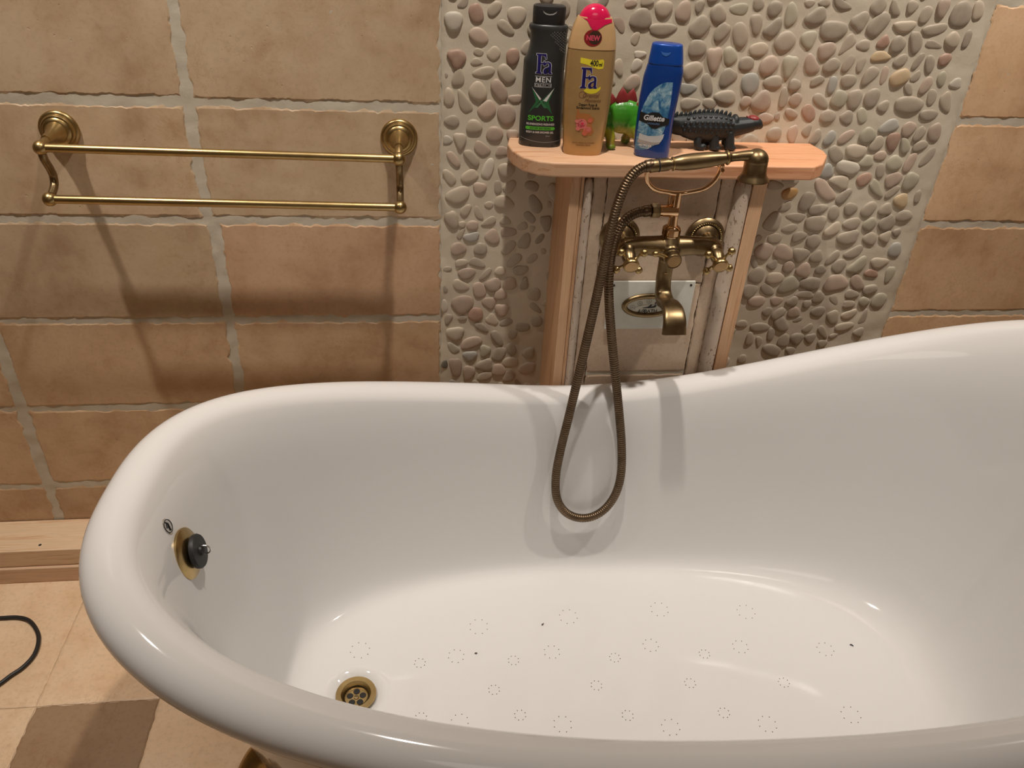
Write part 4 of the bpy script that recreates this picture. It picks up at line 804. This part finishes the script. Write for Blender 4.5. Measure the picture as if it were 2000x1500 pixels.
b.tube(spl([(XA, YF-.01, ZM-.002), (XA, YM+.012, ZM-.001), (XA+.006, YM, ZM), (XA+.03, YM, ZM), (XC-.022, YM, ZM-.001), (XC, YM, ZM-.003), (XC+.022, YM, ZM-.001), (XB-.03, YM, ZM), (XB-.006, YM, ZM), (XB, YM+.012, ZM-.001), (XB, YF-.01, ZM-.002)], 6), lambda t: .0142+.003*math.exp(-((t-.5)/.30)**4)+.004*math.exp(-((t-.5)/.1)**2), 24)
b.lathe((XA, YM+.006, ZM-.002), (0, -1, -.25), [(.0165, 0), (.0165, .010), (.015, .016)], 24); b.lathe((XB, YM+.006, ZM-.002), (0, -1, -.25), [(.0165, 0), (.0165, .010), (.015, .016)], 24)
b.lathe((XC, YM, ZM-.026), (0, 0, 1), [(.0115, 0), (.0135, .008), (.021, .018), (.021, .034), (.015, .044), (.0125, .049)], 30)
b.lathe((XC, YM, ZM-.005), (0, -1, -.12), [(.015, 0), (.015, .020), (.0135, .023)], 26)
remesh('mixer_body', b, M['brass'], mx, .0014, smooth=6)
# spout: flattened section widening to the mouth
sp = spl([(XC, -.197, .826), (XC, -.197, .800), (XC, -.199, .778), (XC, -.208, .758), (XC, -.228, .750), (XC, -.252, .756), (XC-.001, -.277, .756), (XC-.002, -.295, .745), (XC-.002, -.303, .724)], 6)
b = MB(); rs = []; ns = len(sp)
for i, p in enumerate(sp):
    t = i/(ns-1); tg = (sp[min(i+1, ns-1)]-sp[max(i-1, 0)]).normalized(); X = Vector((1, 0, 0)); N = tg.cross(X).normalized()
    w = .0135+(.0215-.0135)*max(0, min(1, (t-.3)/.7))**.9; h = .0118 if t < .25 else .0118-.0052*min(1, (t-.25)/.6)
    e = 2.2+2.0*t; rs.append([p+X*x+N*y for x, y in superell(w, h, 28, e)])
b.rings(rs, caps=(True, False)); spo = b.build('spout', M['brass'], mx, angle=60)
b = MB(); b.rings([[p*1. for p in rs[-1]], [sp[-1]+(p-sp[-1])*.86 for p in rs[-1]], [sp[-3]+(q-sp[-3])*.80 for q in rs[-3]]], caps=(False, True)); b.build('mouth', M['dark'], spo)
b = MB(); b.lathe((XC, -.197, .823), (0, 0, -1), [(.0135, 0), (.0138, .002), (.0138, .006), (.0125, .008)], 28); b.build('spout_collar', M['brass'], spo)
b = MB(); b.ell((XC-.001, -.2085, .797), (.003, .0012, .0022), seg=12, ns=8); b.build('spout_stud', M['brass_cap'], spo)
def handle(x, z, rotoff, y0=YM-.010):
    ax = Vector((0, -1, -.36)).normalized(); o = Vector((x, y0, z-.004))
    b = MB(); b.lathe(o, ax, [(.0135, 0), (.0135, .004), (.012, .006), (.0115, .008), (.0128, .012), (.0118, .022), (.009, .028), (.008, .034)], 30)
    h = b.build('cross_handle', M['brass'], mx)
    c = o+ax*.035; b = MB(); b.lathe(c-ax*.006, ax, [(.0095, 0), (.012, .003), (.0138, .008), (.0141, .0125), (.0130, .0142), (.0120, .0135)], 30); b.build('hub', M['brass_rail'], h)
    b = MB(); b.lathe(c+ax*.0070, ax, [(.0116, 0), (.0110, .0012), (.002, .0014)], 28); b.build('cap_disc', M['brass_cap'], h)
    a1 = Vector((1, 0, 0)); a2 = ax.cross(a1).normalized()
    if a2.z < 0: a2 = -a2
    for k in range(4):
        a = rotoff+PI/2*k; dd = a1*math.cos(a)+a2*math.sin(a)
        b = MB(); b.tube(spl([c+dd*.006-ax*.001, c+dd*.014-ax*.005, c+dd*.021-ax*.006, c+dd*.026-ax*.006], 5), [.0050, .0046, .0040, .0035, .0031, .0028, .0026, .0025, .0025, .0026, .0028, .0031, .0036, .0043, .005, .0056][:16], 12)
        b.ell(c+dd*.0285-ax*.006, (.0070, .0070, .0070)); b.build('arm', M['brass_rail'], h)
handle(XA, ZM, .76); handle(XB, ZM, .98)
# diverter
ax = Vector((0, -1, -.12)).normalized(); o = Vector((XC, YM-.018, ZM-.011))
b = MB(); b.lathe(o, ax, [(.0145, 0), (.0145, .004), (.0128, .006), (.0136, .012), (.0145, .020), (.0134, .0222), (.0122, .0215)], 30); dv = b.build('diverter', M['brass'], mx)
b = MB(); b.lathe(o+ax*.0208, ax, [(.0119, 0), (.0111, .0012), (.002, .0014)], 26); b.build('cap_disc', M['brass_cap'], dv)
b = MB(); c = o+ax*.012; b.tube(spl([c+Vector((-.010, 0, .002)), c+Vector((-.020, -.003, .007)), c+Vector((-.030, -.004, .010))], 5), [.0035]*5+[.0028]*3+[.003, .0035, .004], 12); b.ell(c+Vector((-.0335, -.004, .011)), (.0062, .0058, .0055)); b.build('lever', M['brass_rail'], dv)
# riser with cradle
zr = .872
b = MB(); b.lathe((XC, YM, zr-.008), (0, 0, 1), [(.0145, 0), (.0165, .003), (.0165, .013), (.0145, .016), (.010, .019)], 12); b.lathe((XC, YM, zr-.010), (0, 0, 1), [(.0145, 0), (.0150, .003), (.0145, .006)], 30); nut = b.build('riser_nut', M['brass_bright'], mx, angle=30)
b = MB(); b.tube([(XC, YM, zr+.006), (XC, YM, zr+.02), (XC, YM, zr+.042), (XC, YM, zr+.070)], [.0095, .0082, .0078, .0076], 18)
b.tube([(XC-.009, YM+.004, zr+.030), (XC-.009, YM+.004, zr+.069)], .0045, 12)
b.tube([(XC+.004, YM, zr+.037), (XC-.014, YM, zr+.037), (XC-.030, YM, zr+.037)], [.0105, .0105, .0098], 18); rz_ = b.build('riser', M['brass_bright'], mx)
b = MB(); b.lathe((XC-.028, YM, zr+.037), (-1, 0, 0), [(.0125, 0), (.0132, .001), (.0132, .012), (.012, .014)], 8); b.build('hose_nut', M['brass'], mx, angle=30)
YH = -.214
fk = spl([(.3875, YH-.004, .996), (.3835, YH-.002, .985), (.3865, YH, .966), (.402, YH+.003, .951), (XC-.018, YM-.004, .9425), (XC, YM-.003, .9405), (XC+.018, YM-.004, .9435), (.487, YH+.003, .953), (.502, YH, .968), (.508, YH-.002, .985), (.509, YH-.004, .995)], 6)
b = MB(); b.tube(fk, .0038, 12); b.ell(fk[0], (.004, .004, .004), seg=12, ns=8); b.ell(fk[-1], (.004, .004, .004), seg=12, ns=8); b.tube([Vector((.509, YH-.010, .9885)), Vector((.509, YH+.012, .9885))], .0032, 10); b.tube([Vector((.3865, YH-.012, .986)), Vector((.3865, YH+.012, .986))], .0032, 10)
b.build('cradle', M['brass_bright'], mx)

# ------------------------------------------------------------------ hand shower
pa, pb_ = Vector((.3845, -.222, .993)), Vector((.539, -.222, 1.0125))
hs = thing('hand_shower', 'antique brass telephone style hand shower resting in the mixer cradle', 'hand shower', (pa+pb_)/2)
ax = (pb_-pa); LH = ax.length
b = MB(); b.lathe(pa, ax, [(.0098, 0), (.0105, .002), (.0105, .030), (.0085, .034), (.0088, .038), (.0105, .041), (.0128, .055), (.0134, .075), (.0125, .10), (.0105, .118), (.0092, .126), (.0112, .128), (.0116, .131), (.0092, .133), (.0078, .136), (.0074, .142), (.0078, LH)], 36)
hh = b.build('grip', M['brass'], hs)
for h0, r_ in ((.0145, .0108), (.0385, .0112), (.1295, .0118)):
    b = MB(); b.torus(pa+ax.normalized()*h0, ax, r_-.0012, .0016, 36, 8); b.build('ring', M['brass_rail'] if h0 > .02 else M['dark'], hh)
b = MB(); hc = Vector((.5640, -.222, 1.006)); dn = Vector((.05, 0, -1)).normalized()
b.ell(hc, (.0195, .0195, .0185), seg=32, ns=20)
b.tube(spl([pb_-ax*.06, pb_, pb_+Vector((.014, 0, .0002)), pb_+Vector((.024, 0, -.004))], 5), lambda t: .0076+.0045*t*t, 24)
b.lathe(hc, dn, [(.0192, -.004), (.0192, .010), (.0195, .020), (.0215, .026), (.0255, .031), (.0262, .0335), (.0245, .034), (.022, .033), (.001, .033)], 44)
b.build('shower_head', M['brass'], hs, angle=50)
b = MB(); b.lathe(hc+dn*.0325, dn, [(.0215, 0), (.020, .0012), (.001, .002)], 30); b.build('spray_face', M['dark'], hs)

# ------------------------------------------------------------------ hose
hp = []
for px, py, y in ((1276, 322, -.222), (1258, 324, -.223), (1238, 335, -.226), (1222, 357, -.232), (1208, 392, -.238), (1197, 430, -.243), (1187, 475, -.246), (1176, 530, -.249), (1161, 600, -.252), (1146, 665, -.256)): hp.append(at(1, y, px, py))
for px, py, off in ((1127, 745, .02), (1110, 820, .022), (1095, 875, .024), (1082, 935, .026), (1084, 975, .028), (1100, 1003, .028), (1128, 1014, .028), (1156, 1013, .028), (1184, 997, .026), (1206, 965, .026), (1216, 925, .024), (1215, 870, .022), (1209, 800, .02)):
    if py < 790: hp.append(at(1, -.262, px, py)); continue
    p, n_ = hit(px, py); hp.append(p-ray(px, py)*off/max(.25, -n_.dot(ray(px, py)))*.75)
for px, py, y in ((1202, 735, -.262), (1193, 650, -.245), (1189, 590, -.236), (1188, 545, -.228), (1192, 495, -.220), (1204, 450, -.212), (1222, 424, -.205), (1245, 413, -.199), (1262, 413, -.197)): hp.append(at(1, y, px, py))
hp.append(Vector((XC-.0425, YM, zr+.037)))
hp = [hp[0]]+[(hp[i-1]+2*hp[i]+hp[i+1])/4 for i in range(1, len(hp)-1)]+[hp[-1]]
cv = spl(hp, 12); d_ = [0]
for i in range(1, len(cv)): d_.append(d_[-1]+(cv[i]-cv[i-1]).length)
def hpt(s):
    i = 1
    lo_, hi_ = 0, len(d_)-1
    while lo_ < hi_-1:
        m = (lo_+hi_)//2
        if d_[m] <= s: lo_ = m
        else: hi_ = m
    t = (s-d_[lo_])/(d_[hi_]-d_[lo_]+1e-9); return cv[lo_]+(cv[hi_]-cv[lo_])*min(t, 1)
print('hose length', d_[-1])
pitch = .0046; N = int(d_[-1]/pitch); pts = []; rr = []
for k in range(N):
    for f_, r_ in ((0, .0071), (.12, .0083), (.5, .0086), (.86, .0083)): pts.append(hpt((k+f_)*pitch)); rr.append(r_)
b = MB(); b.tube(pts, rr, 16)
hose = b.build('shower_hose', M['brass_hose'], None, angle=0); tag(hose, 'ribbed brass shower hose looping down into the bathtub', 'hose')
for p, q in ((hpt(.0), hpt(.014)), (hpt(d_[-1]-.014), hpt(d_[-1]))):
    b = MB(); b.tube([p, p+(q-p)*.1, p+(q-p)*.9, q], [.0088, .0098, .0098, .0088], 22); b.build('ferrule', M['brass_hose'], hose)

# ------------------------------------------------------------------ towel rail
tr_ = thing('towel_rail', 'antique brass double towel rail on two round wall mounts', 'towel rail', (-.31, 0, .95))
for X, Xb, Xc in ((-.6045, -.602, -.630), (-.023, -.023, -.025)):
    zt, zb = (.968, .887) if X < -.3 else (.959, .878)
    ub = Vector((X, -.088, zt)); lb = Vector((X+.0, -.097, zb)); zc = .974 if X < -.3 else .972
    b = MB(); b.lathe((X, .002, zc), (0, -1, 0), [(.0335, 0), (.0335, .005), (.031, .008), (.0285, .0085), (.0285, .010), (.026, .014), (.0235, .0145), (.0235, .016), (.0205, .019), (.018, .0195), (.017, .022), (.013, .030), (.0095, .045), (.0075, .065)], 44)
    wp_ = b.build('wall_mount', M['brass_rail'], tr_)
    b = MB(); b.tube(spl([(X, -.058, zc-.001), (X, -.075, zc-.003), ub], 4), .0072, 16); b.build('neck', M['brass_rail'], tr_)
    b = MB(); b.ell(ub, (.0118, .0118, .0118), seg=24, ns=16); b.build('ball', M['brass_rail'], tr_)
    b = MB(); b.ell(lb+Vector((0, -.008, 0)), (.0118, .0118, .0118), seg=24, ns=16); b.build('ball', M['brass_rail'], tr_)
    b = MB(); b.tube(spl([ub, ub+Vector((0, .0015, -.018)), ub+Vector((0, .014, -.040)), ub+Vector((0, .018, -.055)), ub+Vector((0, .010, -.069)), lb+Vector((0, -.008, 0))], 7), .0066, 16); b.build('s_link', M['brass'], tr_)
for (p, q) in ((Vector((-.6045, -.088, .968)), Vector((-.023, -.088, .959))), (Vector((-.6045, -.105, .887)), Vector((-.023, -.105, .878)))):
    b = MB(); b.tube([p, q], .0071, 20); b.build('rail', M['brass_rail'], tr_)

# ------------------------------------------------------------------ cable on the floor
cp = [at(2, .005, px, py) for px, py in ((-160, 1235), (-60, 1210), (0, 1207), (35, 1206), (58, 1213), (73, 1234), (75, 1255), (66, 1280), (45, 1303), (20, 1320), (0, 1335), (-60, 1375), (-200, 1420))]
b = MB(); b.tube(spl(cp, 8), .0042, 12); tag(b.build('power_cable', M['cable'], None, angle=0), 'thin black cable curling on the tiled floor left of the bathtub', 'cable')

# ------------------------------------------------------------------ light
def spot(x, y, e, size=115, r=.03, tx=None, ty=None, col=(1, .912, .825)):
    l = bpy.data.lights.new('ceiling_spot', 'SPOT'); l.energy = e; l.spot_size = math.radians(size); l.spot_blend = 1.0; l.shadow_soft_size = r; l.color = col
    o = bpy.data.objects.new('ceiling_spot', l); C.objects.link(o); o.location = (x, y, 2.42)
    v = Vector(((tx if tx is not None else x)-x, (ty if ty is not None else y)-y, -2.0)); o.rotation_euler = v.to_track_quat('-Z', 'Y').to_euler()
for x, e in ((-.86, 80), (.135, 76), (1.15, 90)): spot(x, -.47, e, 76, ty=-.15)
al = bpy.data.lights.new('fill_light', 'AREA'); al.shape = 'DISK'; al.size = .9; al.energy = 3; al.color = (1, .90, .80)  # weak fill added behind the camera, stands for no fixture
ao = bpy.data.objects.new('fill_light', al); C.objects.link(ao); ao.location = (.3, -2.1, 2.45)
w = bpy.data.worlds.new('world'); SC.world = w; w.use_nodes = True
w.node_tree.nodes['Background'].inputs[0].default_value = (1, .9, .78, 1); w.node_tree.nodes['Background'].inputs[1].default_value = .25
SC.view_settings.view_transform = 'Standard'; SC.view_settings.look = 'None'; SC.view_settings.gamma = 1; SC.view_settings.use_curve_mapping = False
SC.view_settings.exposure = 0.0
